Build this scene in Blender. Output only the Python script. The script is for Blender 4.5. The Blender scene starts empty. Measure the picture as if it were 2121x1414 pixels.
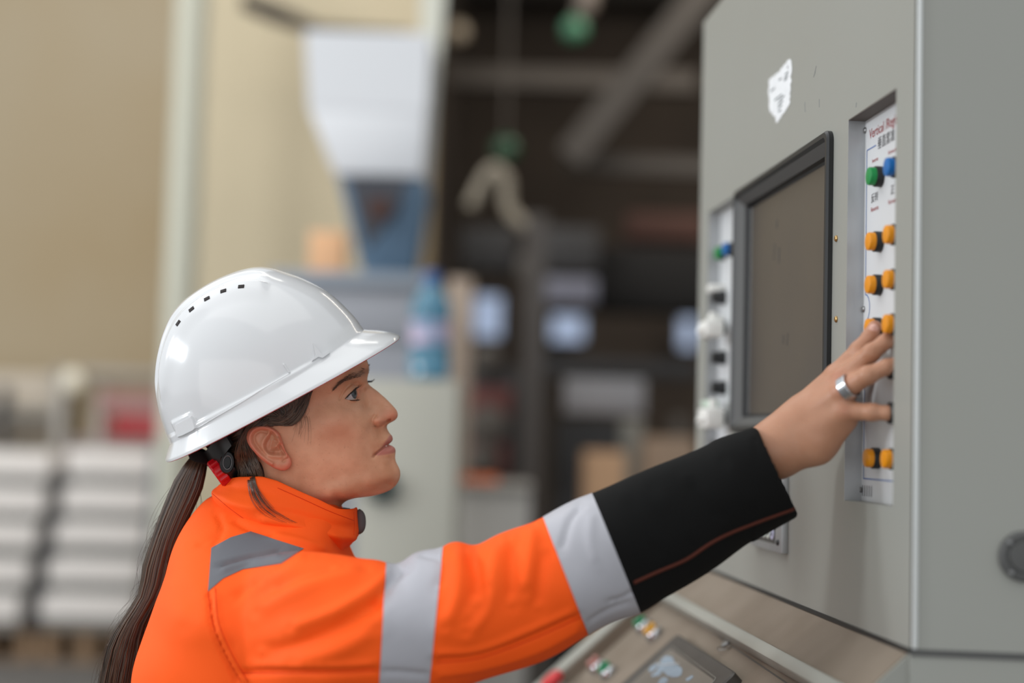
import bpy, bmesh, math, random
import numpy as np
from mathutils import Vector, Matrix
from mathutils.bvhtree import BVHTree

random.seed(7)
RNG = np.random.default_rng(7)
SC = bpy.context.scene
COL = SC.collection
PI = math.pi

# ------------------------------------------------------------------ camera
W_, H_ = 2121.0, 1414.0
LENS, SENSOR = 50.0, 36.0
F = W_ * LENS / SENSOR
CX, CY = W_ / 2, H_ / 2
PITCH, ROLL = math.radians(3.83), math.radians(1.55)
CAM = np.array((0.0, 0.0, 1.5))
_m = Matrix.Rotation(math.radians(90) + PITCH, 3, 'X') @ Matrix.Rotation(ROLL, 3, 'Z')
AX_R, AX_U, AX_F = (np.array(_m.col[0]), np.array(_m.col[1]), -np.array(_m.col[2]))
cam_data = bpy.data.cameras.new('camera')
cam = bpy.data.objects.new('camera', cam_data)
COL.objects.link(cam)
cam.matrix_world = Matrix.Translation(Vector(CAM)) @ _m.to_4x4()
cam_data.lens, cam_data.sensor_width, cam_data.sensor_fit = LENS, SENSOR, 'HORIZONTAL'
cam_data.clip_start, cam_data.clip_end = 0.05, 200
cam_data.dof.use_dof = True
cam_data.dof.focus_distance = 1.53
cam_data.dof.aperture_fstop = 1.4
SC.camera = cam

# ------------------------------------------------------------------ light and exposure
SC.view_settings.view_transform = 'Standard'
SC.view_settings.look = 'None'
SC.view_settings.exposure = 0.16
SC.view_settings.gamma = 1.0
SC.view_settings.use_curve_mapping = False
world = bpy.data.worlds.new('hall_daylight')
SC.world = world
world.use_nodes = True
world.node_tree.nodes['Background'].inputs['Color'].default_value = (0.93, 0.97, 1.0, 1)
world.node_tree.nodes['Background'].inputs['Strength'].default_value = 0.74

def area_light(name, loc, target, sx, sy, power, col):
    d = bpy.data.lights.new(name, 'AREA')
    d.shape, d.size, d.size_y, d.energy, d.color = 'RECTANGLE', sx, sy, power, col
    o = bpy.data.objects.new(name, d)
    COL.objects.link(o)
    o.location = loc
    o.rotation_euler = (Vector(target) - Vector(loc)).to_track_quat('-Z', 'Y').to_euler()
    return o

area_light('roof_skylight', (-1.6, 1.0, 6.5), (-0.4, 2.4, 1.0), 9.0, 6.0, 150, (1.0, 0.985, 0.95))
area_light('roof_skylight', (-3.0, 5.5, 7.0), (-3.2, 8.5, 1.5), 6.0, 2.5, 150, (1.0, 0.97, 0.90))
area_light('window_light', (-6.0, 1.9, 2.9), (-0.4, 1.5, 1.5), 0.75, 0.65, 75, (0.93, 0.97, 1.0))
area_light('window_light', (-6.0, 0.4, 2.9), (-0.4, 1.5, 1.5), 0.75, 0.65, 75, (0.93, 0.97, 1.0))

area_light('hall_fill', (3.0, 8.0, 6.0), (3.0, 11.0, 0.5), 4.0, 1.0, 190, (1.0, 0.9, 0.78))  # added fill that lifts the dark hall, no lamp known there
area_light('board_fill', (-4.6, 4.4, 2.6), (-2.6, 9.0, 0.8), 2.5, 2.5, 50, (1.0, 0.97, 0.94))  # added fill that brightens the left background, no door known
area_light('front_fill', (-2.2, -2.6, 1.25), (-0.3, 1.5, 1.35), 5.0, 2.4, 36, (1.0, 0.985, 0.96))  # added soft fill behind the camera for face and jacket

# ------------------------------------------------------------------ helpers
def nrm(v):
    v = np.asarray(v, float)
    return v / np.linalg.norm(v)

def P(px, py, D):
    """world point seen at photograph pixel (px, py) at distance D along the optical axis"""
    return CAM + D * (AX_F + AX_R * ((px - CX) / F) - AX_U * ((py - CY) / F))

def ray(px, py):
    return AX_F + AX_R * ((px - CX) / F) - AX_U * ((py - CY) / F)

def on_plane(px, py, p0, n):
    d = ray(px, py)
    return CAM + d * (np.dot(np.asarray(p0) - CAM, n) / np.dot(d, n))

def proj(V):
    q = np.asarray(V) - CAM
    z = q @ AX_F
    return np.stack([CX + F * (q @ AX_R) / z, CY - F * (q @ AX_U) / z, z], -1)

def lin(c):
    return tuple((x / 255 / 12.92) if x / 255 <= 0.04045 else ((x / 255 + 0.055) / 1.055) ** 2.4 for x in c)

def sstep(a, b, x):
    t = np.clip((np.asarray(x, float) - a) / (b - a), 0, 1)
    return t * t * (3 - 2 * t)

def catmull(pts, n, closed=False):
    """centripetal-ish smooth curve through pts, n samples per span"""
    p = np.asarray(pts, float)
    k = len(p)
    out = []
    spans = k if closed else k - 1
    for i in range(spans):
        if closed:
            a, b, c, d = p[(i - 1) % k], p[i], p[(i + 1) % k], p[(i + 2) % k]
        else:
            b, c = p[i], p[i + 1]
            a = p[i - 1] if i > 0 else 2 * b - c
            d = p[i + 2] if i + 2 < k else 2 * c - b
        lb = np.linalg.norm(c - b) + 1e-12
        m1 = (c - a) / (np.linalg.norm(c - b) + np.linalg.norm(b - a) + 1e-12) * lb
        m2 = (d - b) / (np.linalg.norm(d - c) + np.linalg.norm(c - b) + 1e-12) * lb
        t = np.linspace(0, 1, n, endpoint=False)[:, None]
        h = 2 * t**3 - 3 * t**2 + 1, t**3 - 2 * t**2 + t, -2 * t**3 + 3 * t**2, t**3 - t**2
        out.append(h[0] * b + h[1] * m1 + h[2] * c + h[3] * m2)
    if not closed:
        out.append(p[-1:])
    return np.concatenate(out)

# ------------------------------------------------------------------ materials
def mat(name, col, rough=0.5, metal=0.0, var=0.0, vscale=8.0, bump=0.0, bscale=200.0, spec=0.5, col2=None,
        coat=0.0, trans=0.0, emit=None, streak=None):
    m = bpy.data.materials.new(name)
    m.use_nodes = True
    nt = m.node_tree
    b = nt.nodes['Principled BSDF']
    c = lin(col) + (1,)
    b.inputs['Base Color'].default_value = c
    b.inputs['Roughness'].default_value = rough
    b.inputs['Metallic'].default_value = metal
    b.inputs['Specular IOR Level'].default_value = spec
    b.inputs['Coat Weight'].default_value = coat
    b.inputs['Transmission Weight'].default_value = trans
    tc = nt.nodes.new('ShaderNodeTexCoord')
    if emit:
        b.inputs['Emission Color'].default_value = lin(emit[0]) + (1,)
        b.inputs['Emission Strength'].default_value = emit[1]
    if var or col2:
        n = nt.nodes.new('ShaderNodeTexNoise')
        n.inputs['Scale'].default_value = vscale
        n.inputs['Detail'].default_value = 6
        if streak:
            mp = nt.nodes.new('ShaderNodeMapping')
            mp.inputs['Scale'].default_value = streak
            nt.links.new(tc.outputs['Object'], mp.inputs['Vector'])
            nt.links.new(mp.outputs['Vector'], n.inputs['Vector'])
        else:
            nt.links.new(tc.outputs['Object'], n.inputs['Vector'])
        r = nt.nodes.new('ShaderNodeValToRGB')
        lc = np.array(lin(col))
        r.color_ramp.elements[0].position, r.color_ramp.elements[1].position = 0.35, 0.68
        r.color_ramp.elements[0].color = tuple(lc * (1 - var)) + (1,)
        r.color_ramp.elements[1].color = (tuple(np.minimum(lc * (1 + var), 1)) if col2 is None else lin(col2)) + (1,)
        nt.links.new(n.outputs['Fac'], r.inputs['Fac'])
        nt.links.new(r.outputs['Color'], b.inputs['Base Color'])
    if bump:
        n2 = nt.nodes.new('ShaderNodeTexNoise')
        n2.inputs['Scale'].default_value = bscale
        n2.inputs['Detail'].default_value = 3
        nt.links.new(tc.outputs['Object'], n2.inputs['Vector'])
        bp = nt.nodes.new('ShaderNodeBump')
        bp.inputs['Strength'].default_value = bump
        bp.inputs['Distance'].default_value = 0.002
        nt.links.new(n2.outputs['Fac'], bp.inputs['Height'])
        nt.links.new(bp.outputs['Normal'], b.inputs['Normal'])
    return m

# ------------------------------------------------------------------ objects
ORG = {}

def tag(o, label=None, cat=None, group=None, kind=None):
    for k, v in (('label', label), ('category', cat), ('group', group), ('kind', kind)):
        if v:
            o[k] = v
    return o

def empty(name, loc, label, cat, group=None):
    o = bpy.data.objects.new(name, None)
    o.empty_display_size = 0.02
    COL.objects.link(o)
    o.location = loc
    ORG[o.name] = np.array(loc, float)
    return tag(o, label, cat, group)

def link_mesh(name, me, m, parent=None, origin=None):
    o = bpy.data.objects.new(name, me)
    COL.objects.link(o)
    if m is not None and not me.materials:
        me.materials.append(m)
    if parent is not None:
        o.parent = parent
        ORG[o.name] = ORG[parent.name]
    else:
        o.location = origin
        ORG[o.name] = np.asarray(origin, float)
    return o

def mesh(name, V, Fc, m, parent=None, smooth=True, origin=None, auto=None):
    """V: world coordinates; a child's vertices are stored relative to its thing's base"""
    V = np.asarray(V, float)
    if parent is not None:
        org = ORG[parent.name]
    else:
        if origin is None:
            lo, hi = V.min(0), V.max(0)
            origin = ((lo[0] + hi[0]) / 2, (lo[1] + hi[1]) / 2, lo[2])
        org = np.asarray(origin, float)
    me = bpy.data.meshes.new(name)
    me.from_pydata((V - org).tolist(), [], [list(map(int, f)) for f in Fc])
    me.update()
    if smooth:
        me.polygons.foreach_set('use_smooth', [True] * len(me.polygons))
        if auto is not None:
            try:
                me.set_sharp_from_angle(angle=math.radians(auto))
            except Exception:
                pass
    return link_mesh(name, me, m, parent, org)

class MB:
    """collects simple shapes into one part"""
    def __init__(s):
        s.V, s.F = [], []
    def add(s, V, Fc):
        k = len(s.V)
        s.V += [tuple(v) for v in V]
        s.F += [tuple(int(i) + k for i in f) for f in Fc]
        return s
    def hexa(s, p):
        """8 corners: bottom ring 0-3, top ring 4-7"""
        return s.add(p, [(3, 2, 1, 0), (4, 5, 6, 7), (0, 1, 5, 4), (1, 2, 6, 5), (2, 3, 7, 6), (3, 0, 4, 7)])
    def box(s, c, ax, ay, az):
        c, ax, ay, az = (np.asarray(q, float) for q in (c, ax, ay, az))
        return s.hexa([c - ax - ay - az, c + ax - ay - az, c + ax + ay - az, c - ax + ay - az,
                       c - ax - ay + az, c + ax - ay + az, c + ax + ay + az, c - ax + ay + az])
    def lathe(s, o, axis, prof, n=20, cap=True, xdir=None, sx=1.0, sy=1.0):
        """prof: (distance along axis, radius)"""
        axis = nrm(axis)
        x = nrm(np.cross(axis, (0, 0, 1) if abs(axis[2]) < 0.9 else (1, 0, 0))) if xdir is None else nrm(xdir)
        y = np.cross(axis, x)
        V, Fc = [], []
        for h, r in prof:
            for k in range(n):
                a = 2 * PI * k / n
                V.append(np.asarray(o) + axis * h + x * (r * sx * math.cos(a)) + y * (r * sy * math.sin(a)))
        for i in range(len(prof) - 1):
            for k in range(n):
                k2 = (k + 1) % n
                Fc.append((i * n + k, i * n + k2, (i + 1) * n + k2, (i + 1) * n + k))
        if cap:
            Fc.append(tuple(range(n - 1, -1, -1)))
            Fc.append(tuple((len(prof) - 1) * n + k for k in range(n)))
        return s.add(V, Fc)
    def tube(s, pts, r, n=6, cap=True, flat=None):
        pts = np.asarray(pts, float)
        k = len(pts)
        r = np.broadcast_to(np.asarray(r, float), (k,))
        T = np.gradient(pts, axis=0)
        T /= np.linalg.norm(T, axis=1)[:, None] + 1e-12
        ref = np.array((0.31, 0.93, 0.2)) if flat is None else np.asarray(flat, float)
        X = np.cross(T, ref)
        X /= np.linalg.norm(X, axis=1)[:, None] + 1e-12
        Y = np.cross(T, X)
        a = np.arange(n) * 2 * PI / n
        V = pts[:, None] + (X[:, None] * np.cos(a)[None, :, None] + Y[:, None] * np.sin(a)[None, :, None]) * r[:, None, None]
        Fc = [(i * n + j, i * n + (j + 1) % n, (i + 1) * n + (j + 1) % n, (i + 1) * n + j) for i in range(k - 1) for j in range(n)]
        if cap and n > 2:
            Fc += [tuple(range(n - 1, -1, -1)), tuple((k - 1) * n + j for j in range(n))]
        return s.add(V.reshape(-1, 3), Fc)
    def loft(s, rings, cap=True):
        n = len(rings[0])
        V = np.concatenate([np.asarray(r) for r in rings])
        Fc = [(i * n + j, i * n + (j + 1) % n, (i + 1) * n + (j + 1) % n, (i + 1) * n + j) for i in range(len(rings) - 1) for j in range(n)]
        if cap:
            Fc += [tuple(range(n - 1, -1, -1)), tuple((len(rings) - 1) * n + j for j in range(n))]
        return s.add(V, Fc)
    def build(s, name, m, parent=None, smooth=False, bevel=0.0, auto=None, origin=None, seg=2):
        o = mesh(name, s.V, s.F, m, parent, smooth, origin, auto)
        bm = bmesh.new()
        bm.from_mesh(o.data)
        bmesh.ops.recalc_face_normals(bm, faces=bm.faces)
        if bevel:
            bmesh.ops.bevel(bm, geom=[e for e in bm.edges if len(e.link_faces) == 2 and e.calc_face_angle(0) > 0.5],
                            offset=bevel, segments=seg, profile=0.5, affect='EDGES', clamp_overlap=True)
        bm.to_mesh(o.data)
        bm.free()
        if smooth:
            o.data.polygons.foreach_set('use_smooth', [True] * len(o.data.polygons))
            if auto:
                o.data.set_sharp_from_angle(angle=math.radians(auto))
        return o

def box_part(name, c, ax, ay, az, m, parent=None, bevel=0.0, origin=None):
    return MB().box(c, ax, ay, az).build(name, m, parent, smooth=bevel > 0, bevel=bevel, auto=40, origin=origin)

def float_attr(me, name, vals):
    a = me.attributes.new(name, 'FLOAT', 'POINT')
    a.data.foreach_set('value', np.asarray(vals, np.float32))

def surface_nets(Fd, org, h):
    """closed surface of the zero level of a sampled distance field"""
    ins = Fd < 0
    nx, ny, nz = Fd.shape
    cnt = np.zeros((nx - 1, ny - 1, nz - 1), np.int8)
    for i in (0, 1):
        for j in (0, 1):
            for k in (0, 1):
                cnt += ins[i:nx - 1 + i, j:ny - 1 + j, k:nz - 1 + k]
    act = (cnt > 0) & (cnt < 8)
    ci = np.argwhere(act)
    idx = -np.ones(act.shape, np.int64)
    idx[act] = np.arange(len(ci))
    acc = np.zeros((len(ci), 3)); num = np.zeros(len(ci))
    crn = [(i, j, k) for i in (0, 1) for j in (0, 1) for k in (0, 1)]
    for a in crn:
        for ax in range(3):
            if a[ax]:
                continue
            b = list(a); b[ax] = 1
            fa = Fd[ci[:, 0] + a[0], ci[:, 1] + a[1], ci[:, 2] + a[2]]
            fb = Fd[ci[:, 0] + b[0], ci[:, 1] + b[1], ci[:, 2] + b[2]]
            cr = (fa < 0) != (fb < 0)
            t = np.where(cr, fa / np.where(cr, fa - fb, 1), 0)
            p = np.tile(np.array(a, float), (len(ci), 1)); p[:, ax] += t
            acc[cr] += p[cr]; num[cr] += 1
    V = (ci + acc / num[:, None]) * h + np.asarray(org)
    quads = []
    for ax in range(3):
        o1, o2 = [(1, 2), (2, 0), (0, 1)][ax]
        sl = [slice(1, None)] * 3
        A = np.moveaxis(ins, (ax, o1, o2), (0, 1, 2))
        I = np.moveaxis(idx, (ax, o1, o2), (0, 1, 2))
        e0, e1 = A[:-1, 1:-1, 1:-1], A[1:, 1:-1, 1:-1]
        for flip, msk in ((False, e0 & ~e1), (True, ~e0 & e1)):
            w = np.argwhere(msk)
            if not len(w):
                continue
            x, y, z = w[:, 0], w[:, 1] + 1, w[:, 2] + 1
            q = np.stack([I[x, y - 1, z - 1], I[x, y, z - 1], I[x, y, z], I[x, y - 1, z]], 1)
            quads.append(q[:, ::-1] if flip else q)
    return V, np.concatenate(quads)

def smin(a, b, k):
    h = np.clip(0.5 + 0.5 * (b - a) / k, 0, 1)
    return b + (a - b) * h - k * h * (1 - h)

def seg_dist(pt, a, b, ra, rb):
    ab = b - a
    t = np.clip(((pt - a) @ ab) / (ab @ ab), 0, 1)
    return np.linalg.norm(pt - (a + t[..., None] * ab), axis=-1) - (ra + (rb - ra) * t)

def poly_dist(u, v, pl):
    """distance of points to a 2-D polyline"""
    pl = np.asarray(pl, float)
    d = np.full(np.shape(u), 1e9)
    for a, b in zip(pl[:-1], pl[1:]):
        ab = b - a
        t = np.clip(((u - a[0]) * ab[0] + (v - a[1]) * ab[1]) / (ab @ ab + 1e-12), 0, 1)
        d = np.minimum(d, np.hypot(u - a[0] - t * ab[0], v - a[1] - t * ab[1]))
    return d

def in_poly(u, v, pl):
    pl = np.asarray(pl, float)
    r = np.zeros(np.shape(u), bool)
    j = len(pl) - 1
    for i in range(len(pl)):
        a, b = pl[i], pl[j]
        c = ((a[1] > v) != (b[1] > v)) & (u < (b[0] - a[0]) * (v - a[1]) / (b[1] - a[1] + 1e-12) + a[0])
        r ^= c
        j = i
    return r

def smooth_mesh(V, E, it, lam=0.5, wgt=None):
    V = V.copy()
    deg = np.bincount(E.ravel(), minlength=len(V)).astype(float)[:, None]
    for _ in range(it):
        s = np.zeros_like(V)
        for c in range(3):
            s[:, c] = np.bincount(E[:, 0], V[E[:, 1], c], len(V)) + np.bincount(E[:, 1], V[E[:, 0], c], len(V))
        d = (s / np.maximum(deg, 1) - V) * lam
        V += d if wgt is None else d * wgt[:, None]
    return V

def text_part(name, body, p, xdir, ydir, size, m, parent, ext=0.0002, align='CENTER', sx=1.0):
    """flat lettering on a surface, turned into a mesh"""
    cu = bpy.data.curves.new(name, 'FONT')
    cu.body, cu.size, cu.align_x, cu.align_y = body, 1.0, align, 'CENTER'
    o = bpy.data.objects.new(name, cu)
    COL.objects.link(o)
    dg = bpy.context.evaluated_depsgraph_get()
    me = bpy.data.meshes.new_from_object(o.evaluated_get(dg))
    bpy.data.objects.remove(o)
    co = np.empty(len(me.vertices) * 3); me.vertices.foreach_get('co', co); co = co.reshape(-1, 3)
    xdir, ydir = nrm(xdir), nrm(ydir)
    n = np.cross(xdir, ydir)
    Vw = np.asarray(p) + np.outer(co[:, 0] * size * sx, xdir) + np.outer(co[:, 1] * size, ydir) + n * ext
    fs = [tuple(q.vertices) for q in me.polygons]
    bpy.data.meshes.remove(me)
    return mesh(name, Vw, fs, m, parent, smooth=False)
# ================================================================== HALL: floor, walls, roof
def struct(o):
    o['kind'] = 'structure'
    return o
M_FLOOR = mat('hall_floor', (92, 90, 88), rough=0.55, var=0.12, vscale=1.5, bump=0.05, bscale=60)
M_WALLB = mat('beige_wall', (156, 139, 110), rough=0.85, var=0.05, vscale=0.6, col2=(157, 144, 121))
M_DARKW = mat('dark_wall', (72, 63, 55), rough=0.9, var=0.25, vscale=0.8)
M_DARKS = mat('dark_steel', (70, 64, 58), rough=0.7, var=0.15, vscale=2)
struct(box_part('floor', (0, 6.5, -0.05), (9, 0, 0), (0, 10.5, 0), (0, 0, 0.05), M_FLOOR, origin=(0, 6.5, 0)))
struct(box_part('wall_back', (-4.8, 10.1, 3.2), (4.2, 0, 0), (0, 0.1, 0), (0, 0, 3.2), M_WALLB, origin=(-4.8, 10.1, 0)))
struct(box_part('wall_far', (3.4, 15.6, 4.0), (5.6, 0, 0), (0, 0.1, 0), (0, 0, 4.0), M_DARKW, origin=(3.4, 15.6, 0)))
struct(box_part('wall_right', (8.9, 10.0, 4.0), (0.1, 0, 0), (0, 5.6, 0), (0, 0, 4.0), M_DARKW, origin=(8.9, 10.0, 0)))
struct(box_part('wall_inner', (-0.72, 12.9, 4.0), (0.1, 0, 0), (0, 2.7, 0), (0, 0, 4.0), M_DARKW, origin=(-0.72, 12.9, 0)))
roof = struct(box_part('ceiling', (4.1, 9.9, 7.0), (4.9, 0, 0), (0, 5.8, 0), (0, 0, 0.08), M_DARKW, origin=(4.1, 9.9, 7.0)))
for k in range(8):
    y = 6.0 + 1.25 * k
    box_part('roof_beam', (4.1, y, 6.55 - .12 * (k % 2)), (4.9, 0, 0), (0, 0.07, 0), (0, 0, 0.30), M_DARKS, roof)
# ================================================================== PERSON
D0 = 1.58                      # distance of the head's middle plane
S = D0 / F                     # metres per photograph pixel in that plane
AX_N = -AX_F                   # the person's right-hand side, towards the camera

def HP(u, v, w):
    u, v, w = np.asarray(u, float), np.asarray(v, float), np.asarray(w, float)
    return (CAM + AX_F * D0) + ((u - CX) * S)[..., None] * AX_R - ((v - CY) * S)[..., None] * AX_U + (w * S)[..., None] * AX_N

def pl(px, py, w):
    """pixel -> middle-plane coordinates of a point that lies w in front of the plane"""
    k = 1 - np.asarray(w, float) * S / D0
    return CX + (np.asarray(px, float) - CX) * k, CY + (np.asarray(py, float) - CY) * k

def pll(pts, w):
    return [tuple(float(c) for c in pl(x, y, w)) for x, y in pts]

person_base = HP(np.array(560.), np.array(900.), np.array(0.)).copy()
person_base[2] = 0.0
person = None

# ---- skin
def skin_mat():
    m = mat('skin', (186, 128, 104), rough=0.47, spec=0.42)
    nt = m.node_tree
    b = nt.nodes['Principled BSDF']
    N, L = nt.nodes.new, nt.links.new
    tc = N('ShaderNodeTexCoord')
    def noise(scale, det=4):
        n = N('ShaderNodeTexNoise'); n.inputs['Scale'].default_value = scale; n.inputs['Detail'].default_value = det
        L(tc.outputs['Object'], n.inputs['Vector']); return n.outputs['Fac']
    def ramp(f, a, c, p0, p1):
        r = N('ShaderNodeValToRGB'); r.color_ramp.elements[0].position, r.color_ramp.elements[1].position = p0, p1
        r.color_ramp.elements[0].color, r.color_ramp.elements[1].color = a, c; L(f, r.inputs['Fac']); return r.outputs['Color']
    def mix(f, a, c):
        x = N('ShaderNodeMix'); x.data_type = 'RGBA'
        L(f, x.inputs[0]); L(a, x.inputs[6])
        if isinstance(c, tuple): x.inputs[7].default_value = c
        else: L(c, x.inputs[7])
        return x.outputs[2]
    def attr(nm):
        a = N('ShaderNodeAttribute'); a.attribute_name = nm; return a.outputs['Fac']
    c = ramp(noise(28), lin((190, 136, 104)) + (1,), lin((214, 162, 130)) + (1,), 0.35, 0.66)
    fr = ramp(noise(420, 2), (0, 0, 0, 1), (1, 1, 1, 1), 0.66, 0.74)
    fm = N('ShaderNodeMath'); fm.operation = 'MULTIPLY'; L(fr, fm.inputs[0]); fm.inputs[1].default_value = 0.26
    c = mix(fm.outputs[0], c, lin((140, 80, 58)) + (1,))
    c = mix(attr('red'), c, lin((206, 118, 96)) + (1,))
    c = mix(attr('tan'), c, lin((146, 106, 82)) + (1,))
    c = mix(attr('lips'), c, lin((176, 108, 98)) + (1,))
    c = mix(attr('brow'), c, lin((74, 52, 42)) + (1,))
    L(c, b.inputs['Base Color'])
    b.inputs['Subsurface Weight'].default_value = 0.18
    b.inputs['Subsurface Radius'].default_value = (1.0, 0.35, 0.2)
    b.inputs['Subsurface Scale'].default_value = 0.0022
    bp = N('ShaderNodeBump'); bp.inputs['Strength'].default_value = 0.22; bp.inputs['Distance'].default_value = 0.0008
    L(noise(520, 4), bp.inputs['Height']); L(bp.outputs['Normal'], b.inputs['Normal'])
    return m
M_SKIN = skin_mat()

# ---- profile of the face, neck and skull (middle plane)
FACE = [(741, 712), (752, 728), (759.5, 744), (763.5, 757), (764.2, 768), (762, 778), (760.8, 786), (763.5, 795), (771, 802), (781, 809.3), (790, 817),
        (799, 825), (808, 834), (815, 841.5), (821, 849), (823.8, 857), (822.6, 864.5), (817, 870.5), (809, 875), (803, 879), (801.2, 884),
        (803, 890), (807, 897), (811.5, 902), (813.3, 907.5), (812.5, 912.5), (808, 917.5), (804.6, 920.3), (808.5, 921.5), (814, 924.3), (818.3, 929), (819.4, 935), (818.6, 942), (818.6, 949),
        (820.5, 957), (824.5, 965), (828.2, 974), (829, 984), (826.6, 994), (820, 1004.5), (808, 1014.5), (789, 1022.3), (766, 1027.2), (745, 1029.2),
        (729, 1032.5), (716, 1038), (707, 1047), (702, 1062), (697, 1090), (690, 1130), (680, 1170), (600, 1190), (530, 1180), (503, 1120), (494, 1060), (484, 1010), (462, 962), (424, 912),
        (384, 850), (378, 780), (398, 710), (440, 650), (500, 618), (570, 610), (640, 630), (700, 668)]
PROF = catmull(FACE, 14, closed=True)
C0 = np.array((575., 925.))
_th = np.arctan2(PROF[:, 1] - C0[1], PROF[:, 0] - C0[0])
_r = np.hypot(PROF[:, 0] - C0[0], PROF[:, 1] - C0[1])
_o = np.argsort(_th)
_th, _r = _th[_o], _r[_o]
_th = np.concatenate([_th - 2 * PI, _th, _th + 2 * PI]); _r = np.concatenate([_r] * 3)
def prof_r(t):
    return np.interp(t, _th, _r)

# ---- half-width control points: (mm behind the nasion, mm above it, half-width mm)
NAS = np.array((762., 789.)); FWD = np.array((0.957, -0.29)); UPV = np.array((-0.29, -0.957)); MM = 0.001 / S
CT = [(2, 13, 10), (5, 13, 25), (9, 13, 38), (18, 13, 50), (36, 13, 60), (60, 13, 67), (90, 13, 72), (120, 13, 71), (150, 13, 57),
      (9, 45, 15), (14, 45, 32), (25, 45, 48), (45, 45, 61), (80, 45, 71), (110, 45, 73), (140, 45, 64),
      (60, 86, 48), (90, 86, 56), (120, 86, 48),
      (5, -3, 7), (12, -3, 17), (16, -4, 27), (20, -4, 36),
      (3, -9, 8), (12, -9, 15), (16, -9, 24), (18, -9, 33), (24, -9, 42.5), (31, -9, 49), (43, -9, 56), (60, -9, 62), (85, -9, 67), (120, -9, 69), (150, -9, 52),
      (-5, -27, 7), (2, -27, 11), (8, -27, 17.5), (11, -27, 26), (14.5, -27, 36), (21, -27, 46.5), (31, -27, 55.5), (48, -27, 62), (70, -27, 65), (95, -27, 65),
      (-17, -44, 8.5), (-12, -46, 12), (-6, -48, 14.5), (2, -50, 17), (7, -50, 23), (10, -49, 31), (15, -49, 40.5), (24, -49, 50), (40, -49, 57.5), (65, -49, 62), (95, -49, 62),
      (0, -58, 12), (5, -61, 20), (9, -61, 27), (15, -61, 35),
      (-4.5, -71, 9), (0, -72, 15), (6, -74, 21), (12, -77.5, 25.5), (18, -77, 32), (29, -76, 44), (48, -76, 53.5), (75, -76, 56.5), (95, -76, 55),
      (-3, -82, 9.5), (1, -84, 15), (7, -84, 21),
      (0, -92, 10), (5, -92, 19), (12, -92, 26), (22, -92, 35), (38, -92, 44), (60, -92, 51), (80, -92, 52),
      (-1, -109, 10.5), (3, -109, 17), (10, -109, 24), (22, -109, 32.5), (40, -109, 41), (58, -109, 46),
      (10, -115, 14), (24, -116, 25), (42, -115, 35), (56, -112, 42), (70, -108, 47)]
cu, cw = [], []
for b_, h_, y_ in CT:
    p = NAS - FWD * (b_ * MM) + UPV * (h_ * MM)
    cu.append(p); cw.append(y_ * MM)
for x, y, w in [(699, 1036, 50), (672, 1044, 66), (650, 1052, 78), (620, 1055, 88), (575, 1050, 98), (540, 1045, 92), (508, 1040, 52), (680, 1075, 55), (640, 1100, 86),
                (590, 1110, 100), (540, 1110, 96), (600, 1150, 104), (503, 1000, 62), (488, 950, 80), (470, 860, 118), (430, 800, 95), (505, 720, 120), (605, 705, 122), (440, 700, 80)]:
    q = pl(x, y, w); cu.append(np.array(q)); cw.append(w)
cu, cw = np.array(cu), np.array(cw, float)
bd = PROF[::7]
X = np.concatenate([cu, bd]) / 100.0
Q = np.concatenate([cw ** 2, np.zeros(len(bd))]) / 1e4
def _tps(r2):
    return 0.5 * r2 * np.log(r2 + 1e-12)
def _pair(A, B):
    return ((A[:, None] - B[None]) ** 2).sum(-1)
_n = len(X)
_A = np.zeros((_n + 3, _n + 3))
_A[:_n, :_n] = _tps(_pair(X, X)) + np.eye(_n) * 2e-4
_A[:_n, _n], _A[:_n, _n + 1:] = 1, X
_A[_n:, :_n] = _A[:_n, _n:].T
_sol = np.linalg.solve(_A, np.concatenate([Q, np.zeros(3)]))
def q_tps(u, v):
    pts = np.stack([np.ravel(u), np.ravel(v)], 1) / 100.0
    out = np.empty(len(pts))
    for i in range(0, len(pts), 20000):
        c = pts[i:i + 20000]
        out[i:i + 20000] = _tps(_pair(c, X)) @ _sol[:_n] + _sol[_n] + c @ _sol[_n + 1:]
    return out.reshape(np.shape(u)) * 1e4

def line(pts, w):
    return catmull(np.array(pll(pts, w)), 8)

EYE_C, EYE_R = pl(718.5, 817, 58), 20.5
EYE_OPEN = pll([(715.5, 825.5), (720, 820.5), (725, 815.2), (731, 809), (735, 804.5), (738, 802), (743, 803), (744, 815), (742, 823), (738, 826.5), (730, 827.8), (722, 827.6)], 74)
G_MOUTH = line([(775, 944), (777.5, 940), (784, 934.5), (791, 929.5), (799, 923.5), (806, 919.5)], 25)
G_ALAR = line([(777, 860), (772.5, 868), (773.5, 878), (780, 885.5), (788, 884.5), (795, 877.5)], 33)
G_CREASE = line([(705, 826), (708.5, 817), (713.5, 809), (721, 801), (729, 795), (737, 793)], 76)
G_NASO = line([(770, 878), (766, 895), (766, 912), (769, 928)], 45)
G_LOWLID = line([(712, 838), (724, 844), (738, 845), (750, 838)], 62)
BROW = line([(757, 768), (746, 773), (732, 778), (716, 785), (703, 794), (694, 803)], 80)
UPLIP = pll([(777, 940), (784, 934), (793, 923), (801, 911), (806, 902.5), (811, 900.5), (822, 905), (822, 918), (806, 920.5), (799, 924), (790, 930)], 25)
LOLIP = pll([(777, 940), (790, 930), (799, 924), (806, 920.5), (826, 921), (828, 936), (816, 938.5), (806, 940), (795, 941), (785, 941.5)], 25)

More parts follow.
